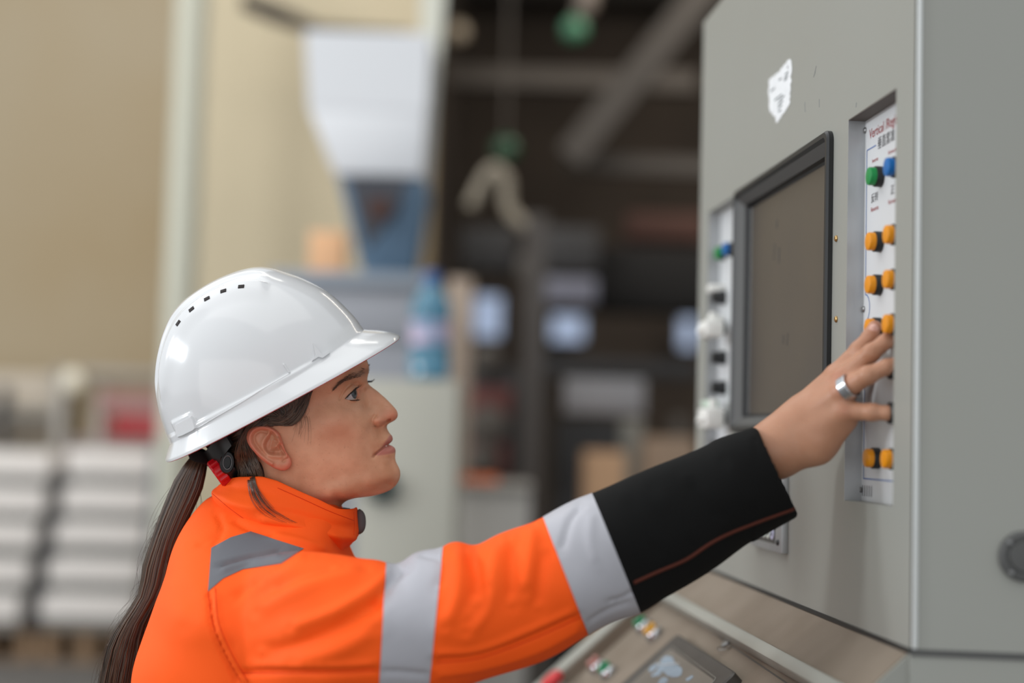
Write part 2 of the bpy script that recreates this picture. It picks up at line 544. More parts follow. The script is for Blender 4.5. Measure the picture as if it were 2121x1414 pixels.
def head_w(u, v, detail=True):
    """half-width of the head, in plane pixels, at middle-plane position (u, v)"""
    u, v = np.asarray(u, float), np.asarray(v, float)
    th = np.arctan2(v - C0[1], u - C0[0])
    d = np.maximum(prof_r(th) - np.hypot(u - C0[0], v - C0[1]), 0)
    q = q_tps(u, v)
    qm = 2 * 5.0 * d
    q = 0.5 * (q + qm + np.sqrt((q - qm) ** 2 + (2 * 6.0 * np.minimum(d, 6)) ** 2))
    q = np.minimum(q, 2 * 55.0 * d + 0 * q) if not detail else np.minimum(q, 420.0 * d)
    w = np.sqrt(np.maximum(q, 0))
    if not detail:
        return w
    near = sstep(0, 6, d)
    def groove(plx, sig, amp):
        return amp * np.exp(-(poly_dist(u, v, plx) / sig) ** 2)
    def blob(px, py, wv, su, sv, amp, rot=0.0):
        cx, cy = pl(px, py, wv)
        c, s = math.cos(rot), math.sin(rot)
        du, dv = (u - cx) * c + (v - cy) * s, -(u - cx) * s + (v - cy) * c
        return amp * np.exp(-(du / su) ** 2 - (dv / sv) ** 2)
    f = np.zeros_like(w)
    f += blob(785, 871, 33, 10, 11, 10)                       # wing of the nose
    f += groove(G_ALAR, 2.8, -5.0)
    f += blob(815, 857, 12, 9, 9, 2.0)                          # tip
    f += groove(G_NASO, 6, -1.6)
    f += blob(766, 915, 45, 12, 22, 1.5)
    f += groove(G_MOUTH, 1.8, -8.0)
    f += blob(776, 941, 46, 5, 6, -4.5)
    f += blob(803, 910, 16, 9, 6, 3.0, -0.8)
    f += blob(808, 931, 16, 12, 5, 3.6, -0.2)
    f += blob(803, 948, 30, 14, 5, -2.0)
    f += groove(G_LOWLID, 4, -1.2)
    f += groove(BROW, 9, 2.4)
    f += blob(690, 870, 115, 40, 28, 2.5)                       # cheekbone
    f += blob(735, 900, 80, 30, 30, -2.0)
    w = w + f * near
    # nostril
    cx, cy = pl(804, 871.5, 20)
    c, s = math.cos(-0.5), math.sin(-0.5)
    e = ((u - cx) * c + (v - cy) * s) ** 2 / 6.0 ** 2 + (-(u - cx) * s + (v - cy) * c) ** 2 / 2.6 ** 2
    w = w - 11 * np.exp(-e ** 2) * sstep(0, 2.5, d)
    # eyelids over the eyeball, crease, opening
    rho2 = (u - EYE_C[0]) ** 2 + (v - EYE_C[1]) ** 2
    lid = 58 + np.sqrt(np.maximum((EYE_R + 3.0) ** 2 - rho2, 0)) - 200 * (rho2 > (EYE_R + 3.0) ** 2)
    k = 3.0
    h = np.clip(0.5 + 0.5 * (lid - w) / k, 0, 1)
    w = np.where(lid > 0, w + (lid - w) * h + k * h * (1 - h), w)
    w += groove(G_CREASE, 2.0, -3.2)
    ball = 58 + np.sqrt(np.maximum(EYE_R ** 2 - rho2, 0))
    op = in_poly(u, v, EYE_OPEN)
    w = np.where(op, np.minimum(w, np.where(rho2 < EYE_R ** 2, ball - 6, 40)), w)
    return np.maximum(w, 0) * (d > 0)

# ---- polar grid over the profile, mirrored for the far side
tf = np.concatenate([np.arange(-52, 44, 0.22), np.arange(44, 308, 1.3)]) * PI / 180
nr = 190
sr = np.linspace(0, 1, nr + 1)
rho = np.sin(sr * PI / 2)
nt_ = len(tf)
R_ = prof_r(tf)
UU = C0[0] + np.outer(rho[1:], R_ * np.cos(tf))
VV = C0[1] + np.outer(rho[1:], R_ * np.sin(tf))
WW = head_w(UU, VV)
WW[-1] = 0
w0 = head_w(np.array([C0[0]]), np.array([C0[1]]))[0]
near = HP(UU, VV, WW).reshape(-1, 3)
far = HP(UU[:-1], VV[:-1], -WW[:-1]).reshape(-1, 3)
HV = np.concatenate([near, far, HP(np.array([C0[0]] * 2), np.array([C0[1]] * 2), np.array([w0, -w0]))])
nN, nFar = len(near), len(far)
i0, i1 = nN + nFar, nN + nFar + 1
HF = []
jj = np.arange(nt_); j2 = (jj + 1) % nt_
for i in range(nr - 1):
    a, b, c, d = i * nt_ + jj, i * nt_ + j2, (i + 1) * nt_ + j2, (i + 1) * nt_ + jj
    HF.append(np.stack([a, d, c, b], 1))
    if i < nr - 2:
        HF.append(np.stack([nN + a, nN + b, nN + c, nN + d], 1))
    else:
        HF.append(np.stack([nN + a, nN + b, c, d], 1))
HF = np.concatenate(HF).tolist()
HF += [(i0, int(a), int(b)) for a, b in zip(jj, j2)] + [(i1, int(nN + b), int(nN + a)) for a, b in zip(jj, j2)]

def soft_in(u, v, poly, s=2.0):
    d = poly_dist(u, v, list(poly) + [poly[0]])
    return sstep(-s, s, np.where(in_poly(u, v, poly), d, -d))
lips = np.maximum(soft_in(UU, VV, UPLIP), soft_in(UU, VV, LOLIP)) * 0.9
db = poly_dist(UU, VV, BROW)
tb = (UU - pl(688, 805, 80)[0]) / 70
brow = 0.5 * np.exp(-(db / (3.8 + 3.2 * np.clip(tb, 0, 1))) ** 2)
red = 0.45 * np.exp(-((UU - pl(815, 858, 10)[0]) / 17) ** 2 - ((VV - pl(815, 860, 10)[1]) / 15) ** 2)
red += 0.18 * np.exp(-((UU - pl(700, 890, 110)[0]) / 40) ** 2 - ((VV - pl(700, 890, 110)[1]) / 34) ** 2)
red += 0.25 * np.exp(-((UU - pl(786, 870, 33)[0]) / 12) ** 2 - ((VV - pl(786, 870, 33)[1]) / 12) ** 2)
red = np.clip(red + 0.25 * soft_in(UU, VV, EYE_OPEN, 3) , 0, 1)
def both(A):
    return np.concatenate([A.ravel(), A[:-1].ravel(), [0, 0]])
HATT = {'lips': both(lips), 'brow': both(brow), 'red': both(red), 'tan': both(0 * red)}

# ---- ear: its own relief, seen flat from the side
EAR = [(593, 936), (598, 943), (602.5, 951), (603.3, 960), (600, 968), (593, 973.5), (583, 974.6), (573, 971.5), (562, 966), (549, 957.5), (537, 947), (525, 934), (515.5, 921.5),
       (511, 909), (512.5, 896), (519, 887), (529.5, 881), (542, 879.5), (555, 881.5), (566, 886), (574, 892), (580, 899), (583, 908), (586, 918), (589.5, 928)]
EARC = np.array((561., 924.))
eo = catmull(np.array(EAR, float), 12, closed=True)
et = np.arctan2(eo[:, 1] - EARC[1], eo[:, 0] - EARC[0]); er = np.hypot(eo[:, 0] - EARC[0], eo[:, 1] - EARC[1])
so = np.argsort(et); et, er = et[so], er[so]
et = np.concatenate([et - 2 * PI, et, et + 2 * PI]); er = np.concatenate([er] * 3)
ne_t, ne_r = 260, 70
tE = np.linspace(-PI, PI, ne_t, endpoint=False)
rE = np.interp(tE, et, er)
def ear_relief(x, y):
    def g(pts, s, a):
        return a * np.exp(-(poly_dist(x, y, catmull(np.array(pts, float), 6)) / s) ** 2)
    r = np.zeros_like(x)
    rim = [(578, 916), (574, 905), (567, 894), (556, 887), (543, 885), (531, 887.5), (522, 894), (517.5, 905), (519, 917), (527, 929.5), (539, 942), (551, 952), (563, 960)]
    r += g(rim, 5.0, 6.0)
    r += g([(572, 924), (577, 917), (575, 909)], 4.0, 5.0)
    r += g([(552, 895), (541, 892), (530, 897), (526, 907), (530, 919), (539, 931), (549, 941)], 3.6, -4.6)    # scapha
    r += g([(556, 900), (549, 908), (544.5, 918), (545.5, 929), (551, 938), (560, 943), (571, 943.5), (580, 944.5)], 5.8, 5.0)     # antihelix
    r += g([(562, 898), (559, 905), (554, 914), (551.5, 925), (556, 934), (565, 937)], 4.0, -7.5)              # concha wall
    r += g([(566, 905), (562, 916), (560, 927), (567, 934), (577, 935.5)], 6.2, -10.5)
    r += g([(573, 913), (578, 921), (584, 931), (588, 938)], 3.6, -8.0)
    r += g([(586, 926), (591, 934), (594, 941), (594, 946)], 3.8, 4.2)                                          # tragus
    r += g([(597, 947), (592, 951), (587, 955)], 2.6, -2.4)
    r += g([(592, 962), (580, 961)], 8.5, 2.6)                                                                  # lobe
    return r
ring = np.concatenate([np.linspace(0, 0.93, ne_r - 8), np.linspace(0.945, 1.0, 8)])[1:]
exl, eyl, ewl = [], [], []
for q in ring:
    x = EARC[0] + q * rE * np.cos(tE); y = EARC[1] + q * rE * np.sin(tE)
    tilt = 116 + 7 + np.clip(600 - x, 0, 100) * 0.20
    edge = 6.5 * (np.sqrt(np.maximum(1 - (np.clip((q - 0.86) / 0.14, 0, 1)) ** 2, 0)) - 1)
    exl.append(x); eyl.append(y); ewl.append(tilt + ear_relief(x, y) + edge)
for q, dw in ((0.985, -11), (0.93, -16), (0.86, -24)):            # back of the ear, down into the head
    x = EARC[0] + q * rE * np.cos(tE); y = EARC[1] + q * rE * np.sin(tE)
    tilt = 116 + 7 + np.clip(600 - x, 0, 100) * 0.20
    exl.append(x); eyl.append(y); ewl.append(np.minimum(tilt + dw, 150) if q > 0.9 else 0 * x + 98)
ex, ey, ew = map(np.array, (exl, eyl, ewl))
eu, ev = pl(ex, ey, ew)
cE = pl(EARC[0], EARC[1], 126 + 8)
wc = 116 + 7 + 39 * 0.2 + float(ear_relief(np.array([EARC[0]]), np.array([EARC[1]]))[0])
EV = np.concatenate([HP(eu, ev, ew).reshape(-1, 3), HP(np.array([cE[0]]), np.array([cE[1]]), np.array([wc]))])
EV_far = np.concatenate([HP(eu, ev, -ew).reshape(-1, 3), HP(np.array([cE[0]]), np.array([cE[1]]), np.array([-wc]))])
nrg = len(exl)
EF = []
for i in range(nrg - 1):
    for j in range(ne_t):
        k = (j + 1) % ne_t
        EF.append((i * ne_t + j, (i + 1) * ne_t + j, (i + 1) * ne_t + k, i * ne_t + k))
EF += [(nrg * ne_t, j, (j + 1) % ne_t) for j in range(ne_t)]
# earred: rim redder
dE = np.concatenate([np.tile(np.r_[ring, [1, 1, 1]][:, None], (1, ne_t)).ravel(), [0]])
ear_red = 0.25 + 0.6 * np.clip((dE - 0.72) / 0.2, 0, 1)

BODY_V, BODY_F, BODY_A = [HV], [np.array([list(f) + [f[-1]] * (4 - len(f)) for f in HF])], {k: [v] for k, v in HATT.items()}
def body_add(V, Fc, red=0.0, tan=0.0):
    k = sum(len(x) for x in BODY_V)
    BODY_V.append(np.asarray(V))
    BODY_F.append(np.array([list(f) + [f[-1]] * (4 - len(f)) for f in Fc]) + k)
    for nm in BODY_A:
        BODY_A[nm].append(np.broadcast_to(np.asarray(red if nm == 'red' else tan if nm == 'tan' else 0.0, float), (len(V),)))
body_add(EV, EF, ear_red)
body_add(EV_far, [f[::-1] for f in EF], ear_red)
# ---- right hand: rounded cones blended into one skin
def prim(pts):
    """pts: (px, py, D, radius mm)"""
    return [(P(x, y, D), r / 1000.0) for x, y, D, r in pts]
FINGERS = {
    'index': [(1668, 838, 1.432, 13), (1731, 777, 1.418, 10.6), (1779, 725, 1.408, 8.6), (1803, 695, 1.405, 7.6), (1812, 677, 1.406, 6.8)],
    'middle': [(1672, 848, 1.425, 13), (1745, 785, 1.402, 10.8), (1804, 731, 1.385, 8.6), (1835, 707, 1.382, 7.6), (1852, 692, 1.384, 6.8)],
    'ring': [(1672, 868, 1.418, 13), (1743, 812, 1.392, 10.6), (1797, 777, 1.372, 8.7), (1836, 760, 1.366, 7.6), (1858, 753, 1.368, 6.8)],
    'pinky': [(1668, 893, 1.415, 12.5), (1750, 851, 1.39, 10.2), (1806, 853, 1.374, 8.0), (1839, 855, 1.367, 7.0), (1858, 858, 1.366, 6.3)],
    'thumb': [(1660, 880, 1.44, 15), (1718, 838, 1.452, 12.5), (1762, 800, 1.452, 10.0), (1786, 784, 1.440, 8.6)],
}
PALM = [[(1606, 932, 1.43, 21.5), (1664, 880, 1.424, 20)], [(1595, 913, 1.432, 19), (1655, 855, 1.43, 16)], [(1616, 950, 1.428, 17), (1690, 925, 1.415, 15)],
        [(1690, 925, 1.415, 15), (1752, 868, 1.398, 11.5)], [(1668, 880, 1.42, 18), (1725, 815, 1.408, 12.5)], [(1700, 900, 1.412, 16), (1738, 845, 1.40, 12.5)],
        [(1555, 958, 1.43, 21), (1606, 932, 1.43, 22)]]
h = 0.0014
lo = np.minimum(P(1535, 1015, 1.50), P(1535, 1015, 1.33)); 
cs = np.array([P(x, y, D) for x in (1535, 1885) for y in (640, 1010) for D in (1.335, 1.485)])
lo, hi = cs.min(0), cs.max(0)
g = [np.arange(lo[i], hi[i], h) for i in range(3)]
GP = np.stack(np.meshgrid(*g, indexing='ij'), -1)
FD = None
for seg in PALM:
    a, b = prim(seg)
    d = seg_dist(GP, a[0], b[0], a[1], b[1])
    FD = d if FD is None else smin(FD, d, 0.016)
for nm, pts in FINGERS.items():
    pp = prim(pts)
    fd = None
    for a, b in zip(pp[:-1], pp[1:]):
        d = seg_dist(GP, a[0], b[0], a[1], b[1])
        fd = d if fd is None else smin(fd, d, 0.003)
    for a in pp[1:3]:                                       # knuckles
        d = np.linalg.norm(GP - (a[0] + AX_N * 0.0015), axis=-1) - a[1] * 0.97
        fd = smin(fd, d, 0.004)
    FD = smin(FD, fd, 0.0065)
V, Fq = surface_nets(FD, lo, h)
E = np.unique(np.sort(np.concatenate([Fq[:, [0, 1]], Fq[:, [1, 2]], Fq[:, [2, 3]], Fq[:, [3, 0]]]), 1), axis=0)
V = smooth_mesh(V, E, 3)
HAND_BVH = BVHTree.FromPolygons(V.tolist(), Fq.tolist())
pr_ = proj(V)
hred = 0.12 + 0.4 * np.exp(-((pr_[:, 0] - 1812) ** 2 + (pr_[:, 1] - 676) ** 2) / 18 ** 2)
for k in ('index', 'middle', 'ring', 'pinky'):
    q = FINGERS[k][1]
    hred = hred + 0.35 * np.exp(-((pr_[:, 0] - q[0]) ** 2 + (pr_[:, 1] - q[1]) ** 2) / 16 ** 2)
body_add(V, Fq, np.clip(hred, 0, 1), 0.62)          # hand skin mixed towards a darker brown

# ---- rest of the body under the clothes (coarse)
core = [(HP(590., 1080., 0.), .052, HP(560., 1190., 0.), .055), (HP(560., 1190., 0.), .065, HP(560., 1560., 0.), .085), (HP(560., 1560., 0.), .085, HP(560., 1750., 0.), .095),
        (HP(560., 1230., 120.), .05, HP(640., 1300., 250.), .038), (HP(640., 1300., 250.), .038, P(1010, 1260, 1.40), .036), (P(1010, 1250, 1.40), .036, P(1560, 955, 1.43), .024),
        (HP(560., 1230., -120.), .05, HP(575., 1290., -260.), .038), (HP(575., 1290., -260.), .038, HP(545., 1700., -315.), .032), (HP(545., 1700., -315.), .032, HP(660., 1960., -270.), .024)]
pts = np.array([q for c in core for q in (c[0], c[2])])
lo, hi, h = pts.min(0) - .12, pts.max(0) + .12, 0.008
GP = np.stack(np.meshgrid(*[np.arange(lo[i], hi[i], h) for i in range(3)], indexing='ij'), -1)
FD = None
for a, ra, b, rb in core:
    d = seg_dist(GP, a, b, ra, rb)
    FD = d if FD is None else smin(FD, d, 0.02)
V, Fq = surface_nets(FD, lo, h)
body_add(V, Fq, 0.0)
del GP, FD

# ---- one skin mesh: the person
person = mesh('person', np.concatenate(BODY_V), [tuple(dict.fromkeys(f)) for f in np.concatenate(BODY_F).tolist()], M_SKIN, origin=person_base)
tag(person, 'woman worker in profile, white helmet and orange jacket, reaching to a button panel', 'person')
for nm, v in BODY_A.items():
    float_attr(person.data, nm, np.concatenate(v))

# ---- eyeballs
M_SCLERA = mat('eye_white', (178, 174, 174), rough=0.12, var=0.06, vscale=300)
M_IRIS = mat('iris_grey', (72, 80, 84), rough=0.1, var=0.3, vscale=900)
M_PUPIL = mat('pupil_black', (8, 8, 9), rough=0.08)
M_LASH = mat('lash_brown', (26, 18, 15), rough=0.6)
GAZE = {1: nrm(AX_R * 0.87 + AX_U * 0.20 + AX_N * 0.40), -1: nrm(AX_R * 0.93 + AX_U * 0.30 + AX_N * 0.1)}
for sd in (1, -1):
    c = HP(np.array([EYE_C[0]]), np.array([EYE_C[1]]), np.array([58.0 * sd]))[0]
    r = EYE_R * S
    n = 40
    prof = [(-r * math.cos(PI * i / n), r * math.sin(PI * i / n) + 1e-6) for i in range(n + 1)]
    e = MB().lathe(c, GAZE[sd], prof, 36, cap=False).build('eyeball', M_SCLERA, person, smooth=True)
    ir = 0.0062
    h0 = math.sqrt(r * r - ir * ir)
    MB().lathe(c, GAZE[sd], [(h0 - 0.0002, ir), (h0 + 0.0004, ir * 0.97), (h0 + 0.0012, ir * 0.75), (h0 + 0.0019, ir * 0.4), (h0 + 0.0021, 1e-5)], 28, cap=False).build('iris', M_IRIS, e, smooth=True)
    MB().lathe(c, GAZE[sd], [(h0 + 0.0017, 0.0026), (h0 + 0.0023, 0.0018), (h0 + 0.0025, 1e-5)], 20, cap=False).build('pupil', M_PUPIL, e, smooth=True)

# ---- eyelashes, eyebrow hairs
def surf(px, py, guess=80, lift=0.0, sd=1):
    """point on the near side of the head seen at a pixel"""
    w = guess
    for _ in range(14):
        u, v = pl(px, py, w)
        w = float(head_w(np.array([u]), np.array([v]), True)[0]) * 0.6 + w * 0.4
    u, v = pl(px, py, w)
    return np.array((float(u), float(v), w + lift))
def hp3(q, sd=1):
    return HP(np.array([q[0]]), np.array([q[1]]), np.array([q[2] * sd]))[0]
LASH = {1: MB(), -1: MB()}; brow_mb = MB()
up = catmull(np.array([(715.5, 825), (720, 820), (725, 814.8), (731, 808.8), (735, 804.3), (739, 802)], float), 6)
for i, (x, y) in enumerate(up):
    t = i / len(up)
    w = 58 + math.sqrt(max(24.0 ** 2 - (pl(x, y, 76)[0] - EYE_C[0]) ** 2 - (pl(x, y, 76)[1] - EYE_C[1]) ** 2, 4)) + 0.5
    u, v = pl(x, y, w)
    L = 4 + 7 * t
    for k in range(1):
        j = random.uniform(-1.5, 1.5)
        p0 = np.array((u + j, v, w)); p1 = p0 + np.array((L * .55, -L * .12, 3.5 - 3 * t)); p2 = p0 + np.array((L * 0.95, -L * .62 + j, 4 - 4 * t))
        for sd in (1, -1):
            pts = [hp3(p0, sd), hp3(p1, sd), hp3(p2, sd)]
            LASH[sd].tube(catmull(pts, 4), np.linspace(0.00022, 0.00007, 9), 4)
    if i % 1 == 0 and i + 1 < len(up):                      # dark lid line
        pass
lo_l = catmull(np.array([(724, 828), (730, 828.3), (736, 827.6), (740, 826)], float), 4)
for i, (x, y) in enumerate(lo_l):
    w = 58 + math.sqrt(max(23.3 ** 2 - (pl(x, y, 74)[0] - EYE_C[0]) ** 2 - (pl(x, y, 74)[1] - EYE_C[1]) ** 2, 4)) + 0.5
    u, v = pl(x, y, w)
    for sd in (1, -1):
        pts = [hp3((u, v, w), sd), hp3((u + 3.5, v + 1.5, w + 2), sd), hp3((u + 7, v + 1.5, w + 2), sd)]
        LASH[sd].tube(catmull(pts, 3), np.linspace(0.00022, 0.00008, 7), 4)
for sd in (1, -1):
    for plx, wv in ((up, 76),):
        pts = []
        for x, y in plx:
            w = 58 + math.sqrt(max(23.6 ** 2 - (pl(x, y, wv)[0] - EYE_C[0]) ** 2 - (pl(x, y, wv)[1] - EYE_C[1]) ** 2, 4))
            u, v = pl(x, y, w); pts.append(hp3((u, v, w + 0.2), sd))
        LASH[sd].tube(pts, 0.00018, 5)
brp = catmull(np.array([(757, 768), (746, 773), (732, 778), (716, 785), (703, 794), (694, 803)], float), 12)
for i in range(170):
    t = random.random() ** 0.9
    k = min(int(t * (len(brp) - 1)), len(brp) - 2)
    x, y = brp[k] + (brp[k + 1] - brp[k]) * random.random()
    y += random.uniform(-1, 1) * (5.6 * (1 - t) + 2.0)
    L = random.uniform(6, 11)
    d = nrm(brp[k + 1] - brp[k] + np.array((0, -random.uniform(-.3, 0.9) * (1 - t))))
    s0, s1 = surf(x, y, 80, 0.4), surf(x + d[0] * L, y + d[1] * L, 80, 1.5)
    if abs(s0[2] - s1[2]) > 20:
        continue
    for sd in (1, -1):
        brow_mb.tube([hp3(s0, sd), hp3((s0 + s1) / 2 + np.array((0, 0, 0.8)), sd), hp3(s1, sd)], (0.00017, 0.00016, 0.00007), 3)
for i in range(26):                                        # far brow and lashes, seen just past the bridge of the nose
    y = random.uniform(755, 772)
    p0 = np.array((756.5 + random.uniform(-1, 1), y, -40.0)); p1 = p0 + np.array((random.uniform(3.5, 6), random.uniform(-5, 2), -3))
    brow_mb.tube([hp3(p0), hp3((p0 + p1) / 2 + np.array((.6, 0, 0))), hp3(p1)], (0.0003, 0.0003, 0.0001), 3)
for i in range(7):
    p0 = np.array((756.0, 793.0 - i * .5, -46.0)); p1 = p0 + np.array((10 + random.uniform(-1, 1), -.5, -3)); p2 = p0 + np.array((15 + random.uniform(-2, 2), -4.5, -4))
    LASH[-1].tube(catmull([hp3(p0), hp3(p1), hp3(p2)], 4), np.linspace(0.0003, 0.00008, 9), 4)
brow_mb.build('eyebrows', mat('brow_hair', (92, 68, 54), rough=0.6), person, smooth=True)['kind'] = 'stuff'
for sd in (1, -1):
    LASH[sd].build('eyelashes', M_LASH, person, smooth=True)['kind'] = 'stuff'
M_TOOTH = mat('tooth_white', (225, 220, 210), rough=0.2)
MB().lathe(hp3((801, 922, 14)), AX_R, [(-.004, .0015), (-.001, .0022), (.0006, .0015)], 10).build('teeth', M_TOOTH, person, smooth=True)

# ---- finger nail and ring
M_NAIL = mat('nail_pink', (206, 160, 146), rough=0.25, coat=0.3)
def hit_hand(px, py):
    d = nrm(ray(px, py))
    loc, n, i, t = HAND_BVH.ray_cast(Vector(CAM), Vector(d))
    return (np.array(loc), np.array(n)) if loc is not None else (P(px, py, 1.4), AX_N)
pn, nn = hit_hand(1809, 681)
fa, fb = P(1803, 695, 1.405), P(1812, 677, 1.406)
ax = nrm(fb - fa); sdv = nrm(np.cross(nn, ax)); nn = np.cross(ax, sdv)
V, Fc = [], []
for i in range(9):
    for j in range(9):
        a, b = (i - 4) / 4, (j - 4) / 4
        k = math.sqrt(max(0, 1 - 0.15 * a * a))
        V.append(pn + ax * (a * 0.0058) + sdv * (b * 0.0045 * math.sqrt(max(0.05, 1 - abs(a) ** 3))) + nn * (0.0006 - 0.0018 * b * b - 0.0008 * a * a))
for i in range(8):
    for j in range(8):
        Fc.append((i * 9 + j, (i + 1) * 9 + j, (i + 1) * 9 + j + 1, i * 9 + j + 1))
mesh('fingernail', V, Fc, M_NAIL, person)
ra, rb = P(1748, 809, 1.390), P(1797, 777, 1.372)
ax = nrm(rb - ra)
rc = ra + ax * 0.006
M_SILVER = mat('silver', (196, 198, 202), rough=0.22, metal=1.0, var=0.1, vscale=300)
rr = 0.0112
prof = [(-.0050, rr), (-.0050, rr + .0017), (-.0044, rr + .0022), (.0044, rr + .0022), (.0050, rr + .0017), (.0050, rr), (-.0050, rr)]
ring = MB().lathe(rc, ax, prof, 40, cap=False).build('ring', M_SILVER, smooth=True, auto=35)
tag(ring, 'wide silver ring on a finger of the hand at the button panel', 'ring')
# ================================================================== HARD HAT
M_HAT = mat('helmet_white', (212, 213, 215), rough=0.16, spec=0.5, coat=0.35, bump=0.0)
M_BLACK = mat('black_plastic', (16, 16, 17), rough=0.35)
M_RED = mat('red_plastic', (196, 14, 26), rough=0.32)
M_VENT = mat('vent_dark', (26, 14, 16), rough=0.7)
HO = np.array((556., 795.)); HFW = np.array((0.883, -0.469)); HUP = np.array((-0.469, -0.883))
def fh(px, py):
    d = np.array((px, py), float) - HO
    return np.array((d @ HFW, d @ HUP))
sil = [(357, 915), (346.7, 889), (333, 845), (325.4, 795), (327.2, 752), (334, 715), (341, 690), (355, 656), (377, 627), (403, 606), (436, 585), (470, 569), (504, 557.5), (536, 552.5),
       (562, 555.5), (588, 563.5), (622, 575.5), (661, 594.5), (690, 614), (716, 638), (737, 661), (752, 682)]
so_ = np.array([fh(*p) for p in sil])
sc_ = catmull(so_, 10)
sth = np.unwrap(np.arctan2(sc_[:, 1], sc_[:, 0]))
if sth[0] < 0: sth += 2 * PI
sth, srad = sth[::-1], np.hypot(sc_[:, 0], sc_[:, 1])[::-1]
def sil_r(t):
    return np.interp(t, sth, srad)
hat = empty('hard_hat', HP(np.array([HO[0]]), np.array([HO[1]]), np.array([0.]))[0], 'white safety helmet with vent slots, worn by the woman in orange', 'helmet')
NP_ = 320
phi = np.linspace(0, 2 * PI, NP_, endpoint=False)
cf, sf = np.cos(phi), np.sin(phi)
f_ = np.array([fh(357, 915), fh(752, 682)])
EF0 = math.atan2(f_[1][1], f_[1][0]); EB0 = math.atan2(f_[0][1], -f_[0][0])     # elevations of the front and rear crease
def spow(c, e):
    return np.sign(c) * np.abs(c) ** e
WSIDE, HTOP = 186.0, 238.0
rings = []
es = np.linspace(0, 1, 140)
for t in es:
    ef, eb = EF0 + (PI / 2 - EF0) * t, EB0 + (PI / 2 - EB0) * t
    el = -0.05 + (PI / 2 + 0.05) * t
    rf, rb_ = sil_r(ef), sil_r(PI - eb)
    xf, hf = rf * math.cos(ef), rf * math.sin(ef)
    xb, hb = rb_ * math.cos(eb), rb_ * math.sin(eb)
    p = 2.35
    rs = ((abs(math.cos(el)) / WSIDE) ** p + (abs(math.sin(el)) / sil_r(PI / 2)) ** p) ** (-1 / p)
    ys, hs = rs * math.cos(el), rs * math.sin(el)
    xa = np.where(cf > 0, xf, xb)
    ha = np.where(cf > 0, hf, hb)
    ex_ = 0.92
    x = xa * spow(cf, ex_)
    y = ys * spow(sf, ex_)
    hh = ha * cf ** 2 + hs * sf ** 2
    rings.append(np.stack([x, y, hh], 1))
R3 = np.array(rings)                                   # (ring, phi, xyh)
# relief: crest along the middle, vent ribs beside it, gutter ledge and lugs low on the sides
X3, Y3, H3 = R3[..., 0], R3[..., 1], R3[..., 2]
Nn = np.stack([X3 / 235 ** 2, Y3 / 186 ** 2, np.maximum(H3, 0) / 240 ** 2], -1)
Nn /= np.linalg.norm(Nn, axis=-1)[..., None] + 1e-9
ang = np.arctan2(H3, X3)
on_top = sstep(0.20, 0.5, ang / PI * 1.0 - 0.12)
fade = sstep(95, 60, X3 - 0.0) * sstep(60, 130, H3)
aY = np.abs(Y3)
fade = sstep(118, 70, X3) * sstep(70, 125, H3)
crest = -5.0 * sstep(52, 66, aY) * sstep(97, 90, aY) * fade
rib = 4.6 * sstep(91, 97, aY) * sstep(140, 112, aY) * sstep(112, 92, X3 + 0.25 * (aY - 108)) * sstep(60, 130, H3)
disp = crest + rib
sideh = H3
ledge = 5.0 * sstep(13, 7, sideh + 6) * sstep(0.30, 0.55, np.abs(sf))[None] * sstep(150, 95, X3) * (np.abs(sf)[None] > 0.1)
disp = disp + ledge
lug = 4.5 * sstep(30, 24, sideh) * sstep(-190, -184, X3) * sstep(-133, -139, X3) * (np.abs(sf)[None] > 0.1)
disp = np.maximum(disp, np.where(lug > 0.1, lug + ledge * 0.3, disp))
R3 = R3 + Nn * disp[..., None]
def hatw(R):
    """hat coordinates (forward, sideways, up) -> world"""
    R = R.copy(); R[..., 2] -= 0.085 * R[..., 1]        # worn a little tilted towards the camera
    uv = HO + R[..., 0:1] * HFW + R[..., 2:3] * HUP
    return HP(uv[..., 0], uv[..., 1], R[..., 1])
# brim
tipf, tipb = fh(826.5, 695), fh(348, 945.5)
cre = R3[0]
xe = np.where(cf > 0, tipf[0], -tipb[0]) * spow(cf, 0.86)
ye = 206 * spow(sf, 0.9)
he = np.where(cf > 0, tipf[1], tipb[1]) * np.abs(cf) ** 6 + (-39) * (1 - np.abs(cf) ** 6)
edge = np.stack([xe, ye, he], 1)
def between(t, bulge=0.0):
    m = cre + (edge - cre) * t
    m[:, 2] += bulge * np.where(cf > 0, cf ** 2, 0.2 * cf ** 2)
    return m
low = [between(t, b) for t, b in ((0.05, 0.0), (0.2, 1.5), (0.4, 3.5), (0.6, 4.5), (0.8, 4.0), (0.94, 1.8), (1.0, 0.0))]
lip = edge.copy(); lip[:, 2] -= 4.5
lip2 = edge.copy() * np.array((0.975, 0.975, 1)); lip2[:, 2] -= 4.5
inner = [np.concatenate([cre[:, :2] * 0.955, cre[:, 2:] - 4], 1)] + [R3[i] * np.array((0.965, 0.965, 1)) - np.array((0, 0, 4)) for i in range(12, 134, 12)]
stack = [R3[i] for i in range(len(R3) - 2, -1, -1)] + low + [lip]
nl = len(stack)
V = np.concatenate([hatw(r) for r in stack] + [hatw(np.array([[0, 0, sil_r(PI / 2)]]))])
Fc = [(i * NP_ + j, i * NP_ + (j + 1) % NP_, (i + 1) * NP_ + (j + 1) % NP_, (i + 1) * NP_ + j) for i in range(nl - 1) for j in range(NP_)]
Fc += [(nl * NP_, (j + 1) % NP_, j) for j in range(NP_)]
shell = mesh('shell', V, Fc, M_HAT, hat)
HAT_BVH = BVHTree.FromPolygons(V.tolist(), Fc)
st2 = [lip, lip2] + inner
V = np.concatenate([hatw(r) for r in st2])
